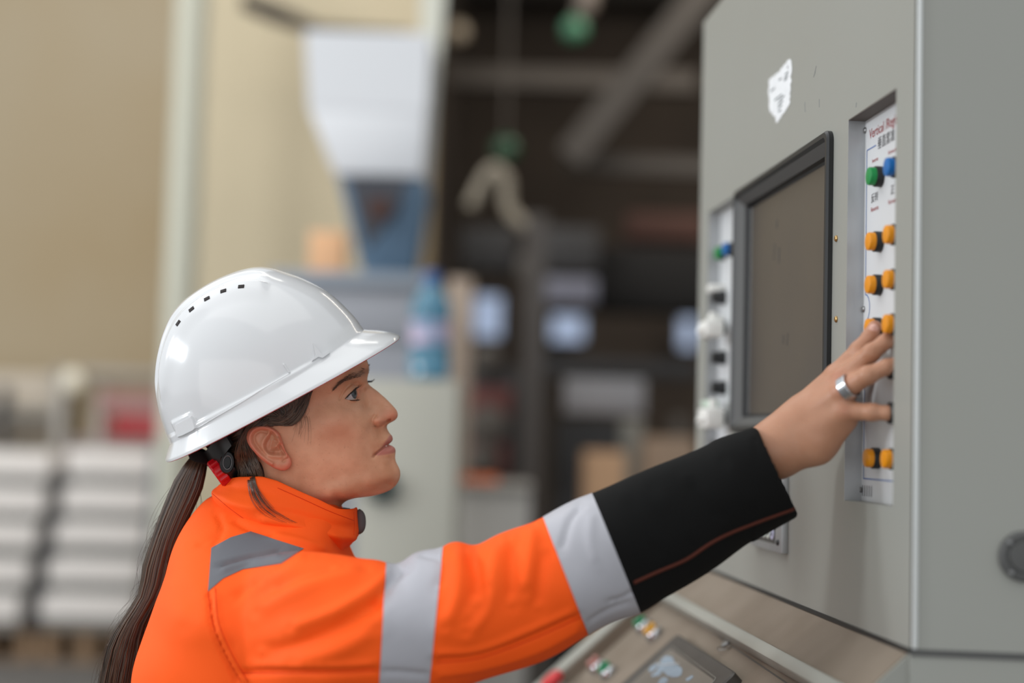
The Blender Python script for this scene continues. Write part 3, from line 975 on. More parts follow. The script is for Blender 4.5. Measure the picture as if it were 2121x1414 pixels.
Fc = [(i * NP_ + j, i * NP_ + (j + 1) % NP_, (i + 1) * NP_ + (j + 1) % NP_, (i + 1) * NP_ + j) for i in range(len(st2) - 1) for j in range(NP_)]
Fc.append(tuple((len(st2) - 1) * NP_ + j for j in range(NP_)))
mesh('inner_shell', V, Fc, M_HAT, hat)
# red edge line under the rim
mb = MB()
e2 = edge.copy(); e2[:, 2] -= 4.9; e2[:, :2] *= 0.992
mb.tube(np.concatenate([hatw(e2), hatw(e2)[:1]]), 0.00045, 6, cap=False)
mb.build('rim_line', M_RED, hat, smooth=True)
def hat_hit(px, py):
    loc, n, i, t = HAT_BVH.ray_cast(Vector(CAM), Vector(nrm(ray(px, py))))
    if loc is None:
        return P(px, py, 1.5), AX_N
    n = np.array(n)
    return np.array(loc), n if n @ AX_F < 0 else -n
# vent slots
vts = [(369, 669, -55), (396.5, 640.5, -38), (428.5, 618.5, -27), (462.5, 602.5, -17), (499.5, 593.3, -4)]
_q = HP(np.array([HO[0]]), np.array([HO[1]]), np.array([0.]))[0]
for x, y, a in vts:
    p, n = hat_hit(x, y); d_ = (p - _q) / S
    uu, vv, ww = d_ @ AX_R, -(d_ @ AX_U), d_ @ AX_N
for x, y, a in vts:
    p, n = hat_hit(x, y)
    ca, sa = math.cos(math.radians(a)), math.sin(math.radians(a))
    p2, _ = hat_hit(x + ca * 6.5, y + sa * 6.5)
    t = nrm(p2 - p); t = nrm(t - n * (t @ n)); s = np.cross(n, t)
    L = max(np.linalg.norm(p2 - p), 0.003)
    p3, _ = hat_hit(x - sa * 3.6, y + ca * 3.6)
    Wd = min(max(np.linalg.norm(p3 - p), 0.0016), 0.0026)
    box_part('vent_slot', p, t * L, s * Wd, n * 0.0007, M_VENT, hat, bevel=0.0005)
    Vw = p - HP(np.array([0.]), np.array([0.]), np.array([0.]))[0]
    k = 2 * ((HP(np.array([CX]), np.array([CY]), np.array([0.]))[0] - p) @ AX_N)
    box_part('vent_slot', p + AX_N * k, (t - 2 * (t @ AX_N) * AX_N) * L, (s - 2 * (s @ AX_N) * AX_N) * Wd, (n - 2 * (n @ AX_N) * AX_N) * 0.0007, M_VENT, hat, bevel=0.0005)
# accessory slots moulded on the side
def prism(name, pix, m, parent, up, hit):
    """raised flat piece on a surface, outline given by pixels"""
    a = [hit(x, y) for x, y in pix]
    n = nrm(sum(q[1] for q in a))
    lo_ = [q[0] - n * 0.001 for q in a]
    c = sum(q[0] for q in a) / len(a)
    hi_ = [c + (q[0] - c) * 0.9 + n * up for q in a]
    k = len(a)
    mb = MB().add(lo_ + hi_, [tuple(range(k))[::-1], tuple(range(k, 2 * k))] + [(i, (i + 1) % k, k + (i + 1) % k, k + i) for i in range(k)])
    return mb.build(name, m, parent, smooth=True, auto=25)
prism('accessory_lug', [(647, 711), (651, 716), (666, 735), (683, 728), (684, 732), (668, 743), (658, 741), (650, 746), (645, 749), (652, 736)], M_HAT, hat, 0.0022, hat_hit)
prism('accessory_lug', [(363, 879), (398, 860), (402, 864), (408, 886), (404, 890), (380, 902), (368, 906)], M_HAT, hat, 0.0030, hat_hit)
rail = catmull(np.array([(408, 887), (450, 862), (500, 833), (550, 802), (601, 773)], float), 8)
MB().tube([hat_hit(x, y)[0] for x, y in rail], 0.0006, 8).build('gutter_ridge', M_HAT, hat, smooth=True)
MB().tube([hat_hit(x, y)[0] for x, y in catmull(np.array([(587, 753), (594, 763), (600, 772)], float), 5)], 0.0011, 8).build('gutter_ridge', M_HAT, hat, smooth=True)
# harness: band at the back and red adjusting wheel
def strip(pix, w, hw, th, name, m):
    rows = []
    for (x, y), ww in zip(pix, w):
        u, v = pl(x, y, ww)
        rows.append((float(u), float(v), ww))
    return rows
bp = catmull(np.array([(470, 905, 108), (455, 925, 104), (448, 940, 92), (440, 950, 70), (434, 955, 35), (432, 957, 0), (434, 955, -35), (440, 950, -70), (448, 940, -92), (455, 925, -104), (470, 905, -108)], float), 6)
V, Fc = [], []
for i, (x, y, w) in enumerate(bp):
    u, v = pl(x, y, w)
    du = 17
    for a, b in ((-11, -19), (9, 17), (12, 14), (-8, -22)):
        V.append(hp3((float(u) + a, float(v) + b, w + (0 if a in (-11, 9) else -4 * np.sign(w)))))
n = len(bp)
Fc = [(i * 4 + j, i * 4 + (j + 1) % 4, (i + 1) * 4 + (j + 1) % 4, (i + 1) * 4 + j) for i in range(n - 1) for j in range(4)] + [(0, 1, 2, 3), ((n - 1) * 4 + 3, (n - 1) * 4 + 2, (n - 1) * 4 + 1, (n - 1) * 4)]
mesh('nape_strap', V, Fc, M_BLACK, hat, auto=40)
wc_ = hp3(tuple(float(q) for q in pl(455, 978, 62)) + (62,)); wa = nrm(HP(np.array([440.]), np.array([984.]), np.array([6.]))[0] - HP(np.array([451.]), np.array([975.]), np.array([6.]))[0])
wa = nrm(-AX_R * 0.80 - AX_U * 0.58 + AX_N * 0.22)
mb = MB()
n = 54
V, Fc = [], []
xd = nrm(np.cross(wa, (0, 0, 1))); yd = np.cross(wa, xd)
for hgt, sc in ((-.006, .95), (-.005, 1.0), (.004, 1.0), (.006, .9)):
    for k in range(n):
        a = 2 * PI * k / n
        r = 0.0165 * sc * (1 + 0.035 * (1 if (k // 2) % 2 else -1))
        V.append(wc_ + wa * hgt + xd * r * math.cos(a) + yd * r * math.sin(a))
for i in range(3):
    Fc += [(i * n + k, i * n + (k + 1) % n, (i + 1) * n + (k + 1) % n, (i + 1) * n + k) for k in range(n)]
Fc += [tuple(range(n))[::-1], tuple(3 * n + k for k in range(n))]
mb.add(V, Fc)
mb.build('adjusting_wheel', M_RED, hat, smooth=True, auto=30)
mb = MB()
mb.lathe(wc_ - wa * 0.0105, wa, [(-.006, .012), (-.005, .0165), (.004, .0175), (.0045, .013)], 28)
mb.build('ratchet_housing', M_BLACK, hat, smooth=True, auto=30)
# disc where the strap meets the ratchet, with a bright ring
dc = hp3(tuple(float(q) for q in pl(470, 957, 92)) + (92,))
M_RIM = mat('grey_rim', (120, 122, 124), rough=0.25)
MB().lathe(dc, nrm(AX_N + AX_R * 0.35), [(.0034, .0078), (.0042, .0074), (.0036, .0068)], 28, cap=False, sx=0.62).build('disc_rim', M_RIM, hat, smooth=True)
MB().lathe(dc, nrm(AX_N + AX_R * 0.35), [(-.008, .0125), (.002, .0125), (.0035, .011), (.0035, .0075), (.001, .0065)], 28, sx=0.62, sy=1.0).build('strap_disc', M_BLACK, hat, smooth=True, auto=30)
# ================================================================== HAIR (a child of the person)
def hair_mat():
    m = mat('hair_brown', (62, 46, 36), rough=0.36, spec=0.5)
    nt = m.node_tree
    b = nt.nodes['Principled BSDF']
    a = nt.nodes.new('ShaderNodeAttribute'); a.attribute_name = 'tone'
    r = nt.nodes.new('ShaderNodeValToRGB')
    r.color_ramp.elements[0].color = lin((26, 19, 15)) + (1,)
    r.color_ramp.elements[1].color = lin((106, 80, 60)) + (1,)
    nt.links.new(a.outputs['Fac'], r.inputs['Fac'])
    nt.links.new(r.outputs['Color'], b.inputs['Base Color'])
    return m
M_HAIR = hair_mat()

class Strands:
    def __init__(s):
        s.mb, s.tone = MB(), []
    def add(s, pts, r0, r1=None, n=4, tone=None):
        k = len(s.mb.V)
        m = len(pts)
        rr = np.linspace(r0, r0 * 0.35 if r1 is None else r1, m)
        s.mb.tube(pts, rr, n)
        s.tone += [random.betavariate(1.7, 2.2) if tone is None else tone] * (len(s.mb.V) - k)
    def build(s, name, parent):
        o = mesh(name, s.mb.V, s.mb.F, M_HAIR, parent)
        float_attr(o.data, 'tone', s.tone)
        return o

# ponytail: left and right edge in the middle plane
PL_ = catmull(np.array([(398, 944), (380, 966), (366, 985), (347, 1029), (331, 1073), (315, 1121), (300, 1169), (290, 1229), (262, 1273), (230, 1329), (214, 1404), (200, 1480), (196, 1560)], float), 6)
PR_ = catmull(np.array([(430, 952), (427, 968), (425, 985), (417, 1017), (391, 1073), (371, 1121), (358, 1180), (350, 1212), (328, 1253), (306, 1297), (296, 1368), (286, 1420), (276, 1500), (262, 1570)], float), 6)
def resample(a, n):
    d = np.r_[0, np.cumsum(np.linalg.norm(np.diff(a, axis=0), axis=1))]
    t = np.linspace(0, d[-1], n)
    return np.stack([np.interp(t, d, a[:, i]) for i in range(a.shape[1])], 1)
NS = 44
PL_, PR_ = resample(PL_, NS), resample(PR_, NS)
st = Strands()
core = []
for i in range(NS):
    c, hw = (PL_[i] + PR_[i]) / 2, (PR_[i] - PL_[i]) / 2
    a = np.linspace(0, 2 * PI, 16, endpoint=False)
    dep = 18 + 26 * math.sin(min(i / NS * 1.3, 1) * PI / 2)
    q = c[None] + np.cos(a)[:, None] * hw[None] * 0.82
    core.append(HP(q[:, 0], q[:, 1], np.sin(a) * dep * 0.85))
k0 = len(st.mb.V); st.mb.loft(core); st.tone += [0.1] * (len(st.mb.V) - k0)
for i in range(820):
    a = random.uniform(0, 2 * PI); q = math.sqrt(random.uniform(0.55, 1.0))
    if i < 560: a = random.uniform(-0.1, PI + 0.1)                      # the side one sees
    ph, fr, am = random.uniform(0, 6.28), random.uniform(5, 16), random.uniform(0.02, 0.13)
    e = NS if random.random() < 0.8 else random.randint(int(NS * .5), NS)
    pts = []
    gather = random.uniform(-.25, .25)
    for k in range(0, e, 2):
        t = k / NS
        c, hw = (PL_[k] + PR_[k]) / 2, (PR_[k] - PL_[k]) / 2
        dep = 18 + 26 * math.sin(min(t * 1.3, 1) * PI / 2)
        cx = math.cos(a) * q + (gather + am * math.sin(fr * t + ph)) * t
        cz = math.sin(a) * q
        p = c + hw * cx
        pts.append((p[0], p[1], cz * dep))
    pts = np.array(pts)
    st.add(HP(pts[:, 0], pts[:, 1], pts[:, 2]), random.uniform(0.0005, 0.0011), n=4)
for i in range(46):                                                    # flyaways
    s = random.randint(4, NS - 12); side = random.choice((0, 0, 1))
    b = (PL_ if side == 0 else PR_)
    sg = -1 if side == 0 else 1
    L = random.randint(5, 12); o = random.uniform(4, 20)
    kk = np.arange(s, min(s + L, NS))
    u = np.linspace(0, 1, len(kk))
    bow = np.sin(u * PI * random.uniform(0.6, 1.2)) * o
    pts = b[kk] + np.stack([sg * bow, 0 * bow], 1)
    st.add(HP(pts[:, 0], pts[:, 1], np.full(len(kk), random.uniform(-15, 25))), 0.00016, 0.0001, n=3, tone=0.45)
pony = st.build('ponytail', person); pony['kind'] = 'stuff'
# tie
mb = MB()
for k in range(9):
    t = (k - 4) / 4
    c = np.array((413 + 5 * t * 0.2, 943 + 9 * t)); 
    a = np.linspace(0, 2 * PI, 25)
    pts = HP(c[0] + 19 * np.cos(a) * (1 - .12 * t * t), c[1] + 6 * np.cos(a), 20 * np.sin(a))
    mb.tube(pts, 0.0026, 6, cap=False)
mb.build('hair_tie', mat('tie_black', (14, 12, 12), rough=0.9), pony, smooth=True)

# cap of hair on the head: a lifted copy of the scalp region
HAIR_EDGE = [(655, 760), (640, 800), (633, 830), (633, 844), (628, 857), (620, 868), (611, 875), (600, 879), (588, 880), (574, 879), (560, 875), (542, 873), (525, 878), (512, 890), (507, 908), (512, 928), (526, 948), (540, 962), (546, 985),
             (543, 1010), (538, 1035), (430, 1035), (395, 960), (360, 860), (360, 760), (400, 660), (480, 600), (600, 600), (720, 690), (700, 730)]
hu, hv = pl(UU, VV, WW)                               # rough inverse: pixel position of each scalp vertex
kx = 1 / (1 - WW * S / D0)
PXU, PXV = CX + (UU - CX) * kx, CY + (VV - CY) * kx
HAIR_EDGE = [tuple(q) for q in catmull(np.array(HAIR_EDGE, float), 5, closed=True)]
ins = soft_in(PXU, PXV, HAIR_EDGE, 10.0)
lift = ins * 3.6 - 2.0 * (1 - ins)
# lumps like combed strands
lift += ins * 1.2 * np.sin((PXV * 0.9 + PXU * 0.55) * 0.22) * sstep(0.3, 1, ins)
tt = np.arctan2(VV - C0[1], UU - C0[0]); rr_ = np.hypot(UU - C0[0], VV - C0[1]); lf = 1 + 6 * ins / np.maximum(rr_, 60) * (rho[1:][:, None] > 0.97)
keep = ins > 0.02
vi = -np.ones(keep.shape, int)
UL, VL = C0[0] + (UU - C0[0]) * lf, C0[1] + (VV - C0[1]) * lf
hs = st2_ = Strands()
sel = np.argwhere(keep)
for sd in (1, -1):
    base = len(hs.mb.V)
    vi[:] = -1
    vi[keep] = np.arange(len(sel))
    hs.mb.V += [tuple(q) for q in HP(UL[keep], VL[keep], sd * np.maximum(WW[keep] + lift[keep], 1))]
    hs.tone += [0.28] * len(sel)
    a, b, c, d = vi[:-1], np.roll(vi, -1, 1)[:-1], np.roll(vi, -1, 1)[1:], vi[1:]
    ok = (a >= 0) & (b >= 0) & (c >= 0) & (d >= 0)
    q = np.stack([a[ok], d[ok], c[ok], b[ok]], 1) + base
    hs.mb.F += [tuple(map(int, r[::sd])) for r in q]
_cache = {}
def scalp(px, py, lift=6.0):
    w = 100.0
    for _ in range(10):
        u, v = pl(px, py, w)
        w = 0.5 * w + 0.5 * float(head_w(np.array([u]), np.array([v]), False)[0])
    u, v = pl(px, py, w + lift)
    return np.array((float(u), float(v), w + lift))
def strand_px(path, lifts, r0, r1, n=4, tone=None, far=False):
    cp = catmull(np.array(path, float), 4)
    ll = np.interp(np.linspace(0, 1, len(cp)), np.linspace(0, 1, len(lifts)), lifts)
    pts = np.array([scalp(x, y, l) for (x, y), l in zip(cp, ll)])
    hs.add(HP(pts[:, 0], pts[:, 1], pts[:, 2]), r0, r1, n, tone)
    if far:
        hs.add(HP(pts[:, 0], pts[:, 1], -pts[:, 2]), r0, r1, n, tone)
# temple sweep: from under the helmet down and back over the ear
for i in range(230):
    t = random.random()
    x0 = 655 - 150 * t + random.uniform(-6, 6); y0 = 790 + 88 * t + random.uniform(-8, 8)
    j = random.uniform(-12, 12)
    path = [(x0, y0), (628 - 70 * t + j * .4, 845 + 34 * t + j * .6), (600 - 60 * t + j * .4, 874 + 0 * t + j * .6), (555 - 35 * t, 869 + 8 * t + j * .5), (500 - 14 * t + j * .6, 893 + 14 * t), (470 - 10 * t, 925 + 10 * t)]
    k = 1 if t > 0.35 else 0
    strand_px(path[:6], [3, 5 + random.uniform(0, 2), 5 + random.uniform(0, 3), 7, 6, 3], random.uniform(.0003, .0008), .0003, 4)
# fine hairs in front of the ear
for i in range(22):
    x0 = random.uniform(610, 640); y0 = random.uniform(835, 872)
    dx = random.uniform(-12, 6); L = random.uniform(18, 62)
    strand_px([(x0, y0), (x0 + dx * .3 + 3, y0 + L * .4), (x0 + dx, y0 + L)], [5, 4, 3], .00013, .00006, 3, 0.6)
# hair tucked behind the ear, hanging to the collar
for i in range(150):
    t = random.random()
    x0 = 500 + 38 * t + random.uniform(-5, 5)
    path = [(x0 + 16, 872 + random.uniform(-6, 6)), (508 + 6 * t - 8 * (1 - t) + random.uniform(-4, 4), 905), (505 + 22 * t - 16 * (1 - t) + random.uniform(-4, 4), 945), (497 + 48 * t + random.uniform(-5, 5), 985),
            (493 + 50 * t + random.uniform(-7, 7), 1012), (498 + 48 * t + random.uniform(-7, 7), 1040)]
    strand_px(path, [8, 10 + random.uniform(0, 6), 12 + random.uniform(0, 7), 12 + random.uniform(0, 8), 6, 0], random.uniform(.0004, .001), .0003, 4)
for i in range(130):                                                    # nape hair going back to the tie
    t = random.random()
    path = [(520 - 20 * t, 890 + 90 * t), (485, 905 + 90 * t), (450, 920 + 62 * t), (418, 938 + 14 * t)]
    strand_px(path, [5, 7, 6, 4], random.uniform(.0005, .001), .0004, 4, random.uniform(0, .35), True)
side_hair = hs.build('side_hair', person); side_hair['kind'] = 'stuff'
# ================================================================== JACKET
def fabric(name, col, rough, bump, sheen=0.0, var=0.05):
    m = mat(name, col, rough=rough, var=var, vscale=14, bump=bump, bscale=900, spec=0.25)
    b = m.node_tree.nodes['Principled BSDF']
    b.inputs['Sheen Weight'].default_value = sheen
    b.inputs['Sheen Roughness'].default_value = 0.5
    return m
M_ORANGE = fabric('hi_vis_orange', (255, 92, 20), 0.72, 0.10, 0.0, 0.03)
M_REFL = fabric('reflective_grey', (172, 172, 179), 0.42, 0.08, 0.0, 0.03)
M_REFL2 = fabric('shoulder_grey', (104, 106, 112), 0.5, 0.08, 0.0, 0.03)
M_CUFF = fabric('black_cloth', (10, 10, 10), 0.95, 0.12, 0.0, 0.1)
M_PIPE = fabric('brown_piping', (78, 34, 22), 0.7, 0.0)
M_SEAM = fabric('orange_thread', (214, 58, 12), 0.8, 0.0)
M_LIN = fabric('grey_lining', (92, 92, 94), 0.85, 0.15)
M_TROU = fabric('dark_trousers', (38, 40, 46), 0.85, 0.1)

NPH = 56
ph = np.linspace(0, 2 * PI, NPH, endpoint=False)
def ring_pd(T, B, D, rd, k=1.0):
    a3, b3 = P(T[0], T[1], D), P(B[0], B[1], D)
    c = (a3 + b3) / 2; a = (a3 - b3) / 2 * k
    vd = -nrm(c - CAM) * rd * k
    return c[None] + np.cos(ph)[:, None] * a + np.sin(ph)[:, None] * vd
SL = [((500, 1160), (470, 1430), 1.50, .075), ((600, 1140), (560, 1475), 1.432, .086), ((700, 1147), (660, 1490), 1.405, .084), ((750, 1156), (720, 1485), 1.40, .080), ((792, 1160), (765, 1478), 1.398, .078),
      ((817, 1171), (790, 1472), 1.398, .077), ((865, 1143), (840, 1460), 1.40, .078), ((914.5, 1135), (895, 1445), 1.40, .078), ((931, 1123), (925, 1436), 1.40, .078), ((954, 1120), (955, 1426), 1.40, .077),
      ((980.5, 1130), (985, 1416), 1.40, .075), ((1030, 1107), (1045, 1397), 1.402, .073), ((1063, 1093.6), (1105, 1375), 1.404, .070), ((1096, 1085), (1165, 1347), 1.406, .067), ((1124, 1071.5), (1220, 1316), 1.408, .064),
      ((1162, 1049), (1262, 1293), 1.41, .062), ((1195, 1032.5), (1294, 1280), 1.412, .060), ((1226, 1021), (1327, 1268), 1.414, .058), ((1290, 994), (1375, 1239), 1.416, .056), ((1348, 969), (1425, 1211), 1.418, .055), ((1447, 929), (1510, 1154), 1.422, .053),
      ((1497, 905), (1566, 1118), 1.425, .051), ((1567, 884), (1654, 1068), 1.43, .049)]
par = np.array([[*t, *b, d, r] for t, b, d, r in SL], float)
par = catmull(par, 4)
sl_r = [ring_pd(q[0:2], q[2:4], q[4], q[5]) for q in par]
last = par[-1]
inner_r = [ring_pd(last[0:2], last[2:4], last[4], last[5], 0.86)]
p2 = par[-10]; inner_r.append(ring_pd(p2[0:2], p2[2:4], p2[4], p2[5], 0.80))
mb = MB().loft(sl_r + inner_r)
# torso
def tring(v, ub, uf, hw, sh=0.0, e=0.86):
    uc, a = (ub + uf) / 2, (uf - ub) / 2
    c, s = np.cos(ph), np.sin(ph)
    return HP(uc + a * spow(c, e), v + sh * np.abs(s) ** 2 + 0 * c, hw * spow(s, e))
TR = [(1022, 440, 690, 96, 6), (1040, 418, 702, 150, 22), (1072, 393, 712, 215, 40), (1121, 373, 714, 285, 46), (1175, 357, 735, 318, 30), (1240, 338, 775, 328, 15), (1310, 309, 815, 326, 0),
      (1380, 293, 822, 318, 0), (1470, 287, 818, 305, 0), (1600, 300, 800, 285, 0), (1750, 305, 790, 290, 0), (1950, 285, 800, 320, 0), (2080, 288, 800, 325, 0)]
tp = catmull(np.array(TR, float), 5)
mb2 = MB().loft([tring(*q) for q in tp])
# far sleeve, hand in the pocket
fs = [(HP(570., 1240., -270.), .075), (HP(585., 1350., -330.), .072), (HP(560., 1560., -352.), .062), (HP(560., 1740., -350.), .058), (HP(640., 1900., -325.), .05), (HP(690., 1960., -300.), .046)]
fp = catmull(np.array([[*c, r] for c, r in fs]), 5)
mb3 = MB().tube(fp[:, :3], fp[:, 3], 32)
src = mesh('tmp_jacket', mb.V + mb2.V + mb3.V, mb.F + [tuple(i + len(mb.V) for i in f) for f in mb2.F] + [tuple(i + len(mb.V) + len(mb2.V) for i in f) for f in mb3.F], None, origin=(0, 0, 0))
bm = bmesh.new(); bm.from_mesh(src.data); bmesh.ops.recalc_face_normals(bm, faces=bm.faces); bm.to_mesh(src.data); bm.free()
md = src.modifiers.new('r', 'REMESH'); md.mode = 'VOXEL'; md.voxel_size = 0.0034; md.use_smooth_shade = True
dg = bpy.context.evaluated_depsgraph_get()
me = src.evaluated_get(dg).to_mesh()
JV = np.empty(len(me.vertices) * 3); me.vertices.foreach_get('co', JV); JV = JV.reshape(-1, 3)
JF = [tuple(p.vertices) for p in me.polygons]
JE = np.empty(len(me.edges) * 2, np.int32); me.edges.foreach_get('vertices', JE); JE = JE.reshape(-1, 2)
src.evaluated_get(dg).to_mesh_clear()
bpy.data.objects.remove(src)
pj = proj(JV)
# soften the armhole and shoulder, keep the sleeve crisp
wgt = 0.35 + 0.65 * sstep(760, 640, pj[:, 0])
wgt = np.where(pj[:, 0] > 1480, 0.06, wgt)
JV = smooth_mesh(JV, JE, 26, 0.5, wgt)
def vnormals(V, Fl):
    T = np.array([f if len(f) == 4 else f + (f[-1],) for f in Fl])
    n = np.cross(V[T[:, 2]] - V[T[:, 0]], V[T[:, 3]] - V[T[:, 1]])
    out = np.zeros_like(V)
    for k in range(4):
        for c in range(3):
            out[:, c] += np.bincount(T[:, k], n[:, c], len(V))
    return out / (np.linalg.norm(out, axis=1)[:, None] + 1e-12)
JN = vnormals(JV, JF)
pj = proj(JV)
facing = sstep(-0.25, 0.25, -(JN @ AX_F))
# folds of the cloth: (pixel path, width px, height mm; negative = valley)
FOLDS = [([(842, 1172), (815, 1195), (792, 1228), (772, 1265)], 11, -4.2), ([(815, 1180), (780, 1215), (700, 1262), (600, 1300)], 13, 3.0), ([(795, 1235), (720, 1290), (620, 1335), (540, 1350)], 16, -3.6),
         ([(760, 1180), (690, 1195), (600, 1230), (530, 1270)], 18, 3.2), ([(700, 1172), (620, 1196), (560, 1230)], 12, -2.6), ([(640, 1150), (580, 1190), (520, 1215)], 12, 2.4),
         ([(785, 1300), (700, 1345), (600, 1372)], 18, 2.6), ([(560, 1196), (520, 1210), (480, 1240)], 10, -2.2),
         ([(940, 1135), (950, 1180), (945, 1240), (920, 1300)], 15, 3.4), ([(975, 1138), (990, 1190), (985, 1250)], 13, -3.4), ([(920, 1150), (915, 1190), (905, 1220)], 10, -2.2), ([(1030, 1120), (1020, 1190), (1000, 1260), (965, 1310)], 17, 3.0),
         ([(1010, 1200), (1000, 1255), (960, 1300)], 10, -2.5), ([(1105, 1085), (1098, 1150), (1085, 1230)], 15, 3.0), ([(1065, 1110), (1060, 1180), (1060, 1250)], 14, -2.8), ([(1130, 1130), (1120, 1200), (1115, 1260)], 13, -2.2),
         ([(900, 1370), (990, 1362), (1100, 1322), (1200, 1277)], 8, -2.8), ([(900, 1352), (990, 1345), (1090, 1308), (1190, 1262)], 7, 1.6), ([(900, 1395), (1000, 1385), (1110, 1346), (1205, 1300)], 8, 1.8),
         ([(500, 1392), (600, 1392), (700, 1391), (780, 1388)], 6, -2.6), ([(520, 1375), (640, 1376), (780, 1372)], 7, 1.4),
         ([(1205, 1045), (1180, 1080), (1162, 1140)], 7, -2.4), ([(1225, 1060), (1222, 1120), (1235, 1170)], 9, 1.4), ([(1255, 1245), (1290, 1238), (1312, 1224)], 5, -1.8), ([(1215, 1290), (1260, 1262), (1310, 1245)], 6, -1.6),
         ([(870, 1150), (890, 1155), (916, 1158)], 4, -1.6), ([(790, 1390), (835, 1392), (890, 1396)], 6, -1.8),
         ([(432, 1225), (440, 1290), (462, 1350), (495, 1414)], 4, -3.0), ([(445, 1225), (452, 1290), (474, 1350), (508, 1414)], 6, 1.4),
         ([(455, 1172), (520, 1152), (585, 1138)], 5, -3.2), ([(455, 1184), (520, 1163), (585, 1150)], 6, 2.0), ([(448, 1060), (460, 1095), (440, 1135)], 6, -1.8), ([(480, 1075), (520, 1095), (570, 1105)], 6, -2.0), ([(560, 1105), (620, 1120), (680, 1142)], 8, 2.2), ([(400, 1130), (430, 1122), (460, 1100)], 9, -1.6),
         ([(1350, 1010), (1400, 1060), (1440, 1130)], 22, 1.6), ([(1420, 985), (1450, 1030), (1500, 1090)], 20, -1.8), ([(1500, 950), (1530, 1000), (1560, 1060)], 20, 1.5), ([(1290, 1020), (1330, 1090), (1370, 1170)], 20, -1.2),
         ([(380, 1300), (440, 1310), (480, 1340)], 26, 1.6), ([(350, 1210), (390, 1240), (420, 1290)], 24, -1.4)]
dd = np.zeros(len(JV))
for pts_, wd, hgt in FOLDS:
    pp = catmull(np.array(pts_, float), 6)
    lo2, hi2 = pp.min(0) - 3 * wd, pp.max(0) + 3 * wd
    m = (pj[:, 0] > lo2[0]) & (pj[:, 0] < hi2[0]) & (pj[:, 1] > lo2[1]) & (pj[:, 1] < hi2[1])
    if m.any():
        d = poly_dist(pj[m, 0], pj[m, 1], pp)
        e0, e1 = np.hypot(pj[m, 0] - pp[0, 0], pj[m, 1] - pp[0, 1]), np.hypot(pj[m, 0] - pp[-1, 0], pj[m, 1] - pp[-1, 1])
        taper = sstep(0, 2.2 * wd, e0 + 0.3 * wd) * sstep(0, 2.2 * wd, e1 + 0.3 * wd)
        dd[m] += 1.5 * hgt / 1000 * np.exp(-(d / wd) ** 2) * taper
# gentle all-over unevenness
dd += 0.0007 * (np.sin(pj[:, 0] * 0.031 + pj[:, 1] * 0.017) + np.sin(pj[:, 0] * 0.013 - pj[:, 1] * 0.043 + 1.3)) * (pj[:, 0] < 1560)
JV = JV + JN * (dd * facing)[:, None]

bm = bmesh.new()
bv = [bm.verts.new(v) for v in JV]
bm.verts.index_update()
for f in JF:
    bm.faces.new([bv[i] for i in f])
bm.faces.ensure_lookup_table()
def cut_plane(A, B, D, skew, pad=60, camside=False):
    """seam through two pixels; the cutting plane holds the arm's cross direction"""
    a3, b3 = P(A[0], A[1], D), P(B[0], B[1], D)
    n = nrm(np.cross(b3 - a3, nrm((a3 + b3) / 2 - CAM) + AX_R * skew))
    xs = sorted((A[0], B[0])); ys = sorted((A[1], B[1]))
    bm.faces.ensure_lookup_table()
    fs = []
    cen = np.array([f.calc_center_median()[:] for f in bm.faces])
    pc = proj(cen)
    m = (pc[:, 0] > xs[0] - pad) & (pc[:, 0] < xs[1] + pad) & (pc[:, 1] > ys[0] - pad) & (pc[:, 1] < ys[1] + pad)
    if camside:
        m &= pc[:, 2] < 1.50
    ids = np.nonzero(m)[0]
    geom = [bm.faces[i] for i in ids]
    geom += list({e for f in geom for e in f.edges}) + list({v for f in geom for v in f.verts})
    bmesh.ops.bisect_plane(bm, geom=geom, plane_co=Vector(a3), plane_no=Vector(n), dist=1e-6)
    return a3, n
CUTS = [((800, 1160), (781, 1500), 1.40, 0.0), ((918, 1130), (884, 1470), 1.40, 0.0), ((1124, 1069), (1221, 1320), 1.408, 0.0), ((1225, 1018), (1328, 1272), 1.414, 0.0)]
planes = [cut_plane(*c) for c in CUTS]
PATCH = [(438, 1135), (478, 1113), (519, 1101), (629, 1136), (583, 1167), (503, 1179), (462, 1198), (431, 1225)]
for a, b in zip(PATCH, PATCH[1:] + PATCH[:1]):
    cut_plane(a, b, 1.42, 0.0, 12, True)
bm.faces.ensure_lookup_table()
bm.normal_update()
cen = np.array([f.calc_center_median()[:] for f in bm.faces])
nor = np.array([f.normal[:] for f in bm.faces])
pc = proj(cen)
side = [((cen - a) @ n) * np.sign((P(CUTS[i][0][0] + 60, CUTS[i][0][1] + 60, CUTS[i][2]) - a) @ n) > 0 for i, (a, n) in enumerate(planes)]
arm = (pc[:, 0] > 760) & (pc[:, 2] < 1.52)
far_sl = ((cen - person_base) @ AX_N) < -0.05
cls = np.zeros(len(cen), int)
cls[arm & side[0] & ~side[1] & (pc[:, 0] < 960)] = 1
cls[arm & side[2] & ~side[3] & (pc[:, 0] > 1060)] = 2
cls[arm & side[3] & (pc[:, 0] > 1180)] = 3
cls[in_poly(pc[:, 0], pc[:, 1], PATCH) & ((nor @ AX_F) < 0.1) & (pc[:, 2] < 1.52)] = 4
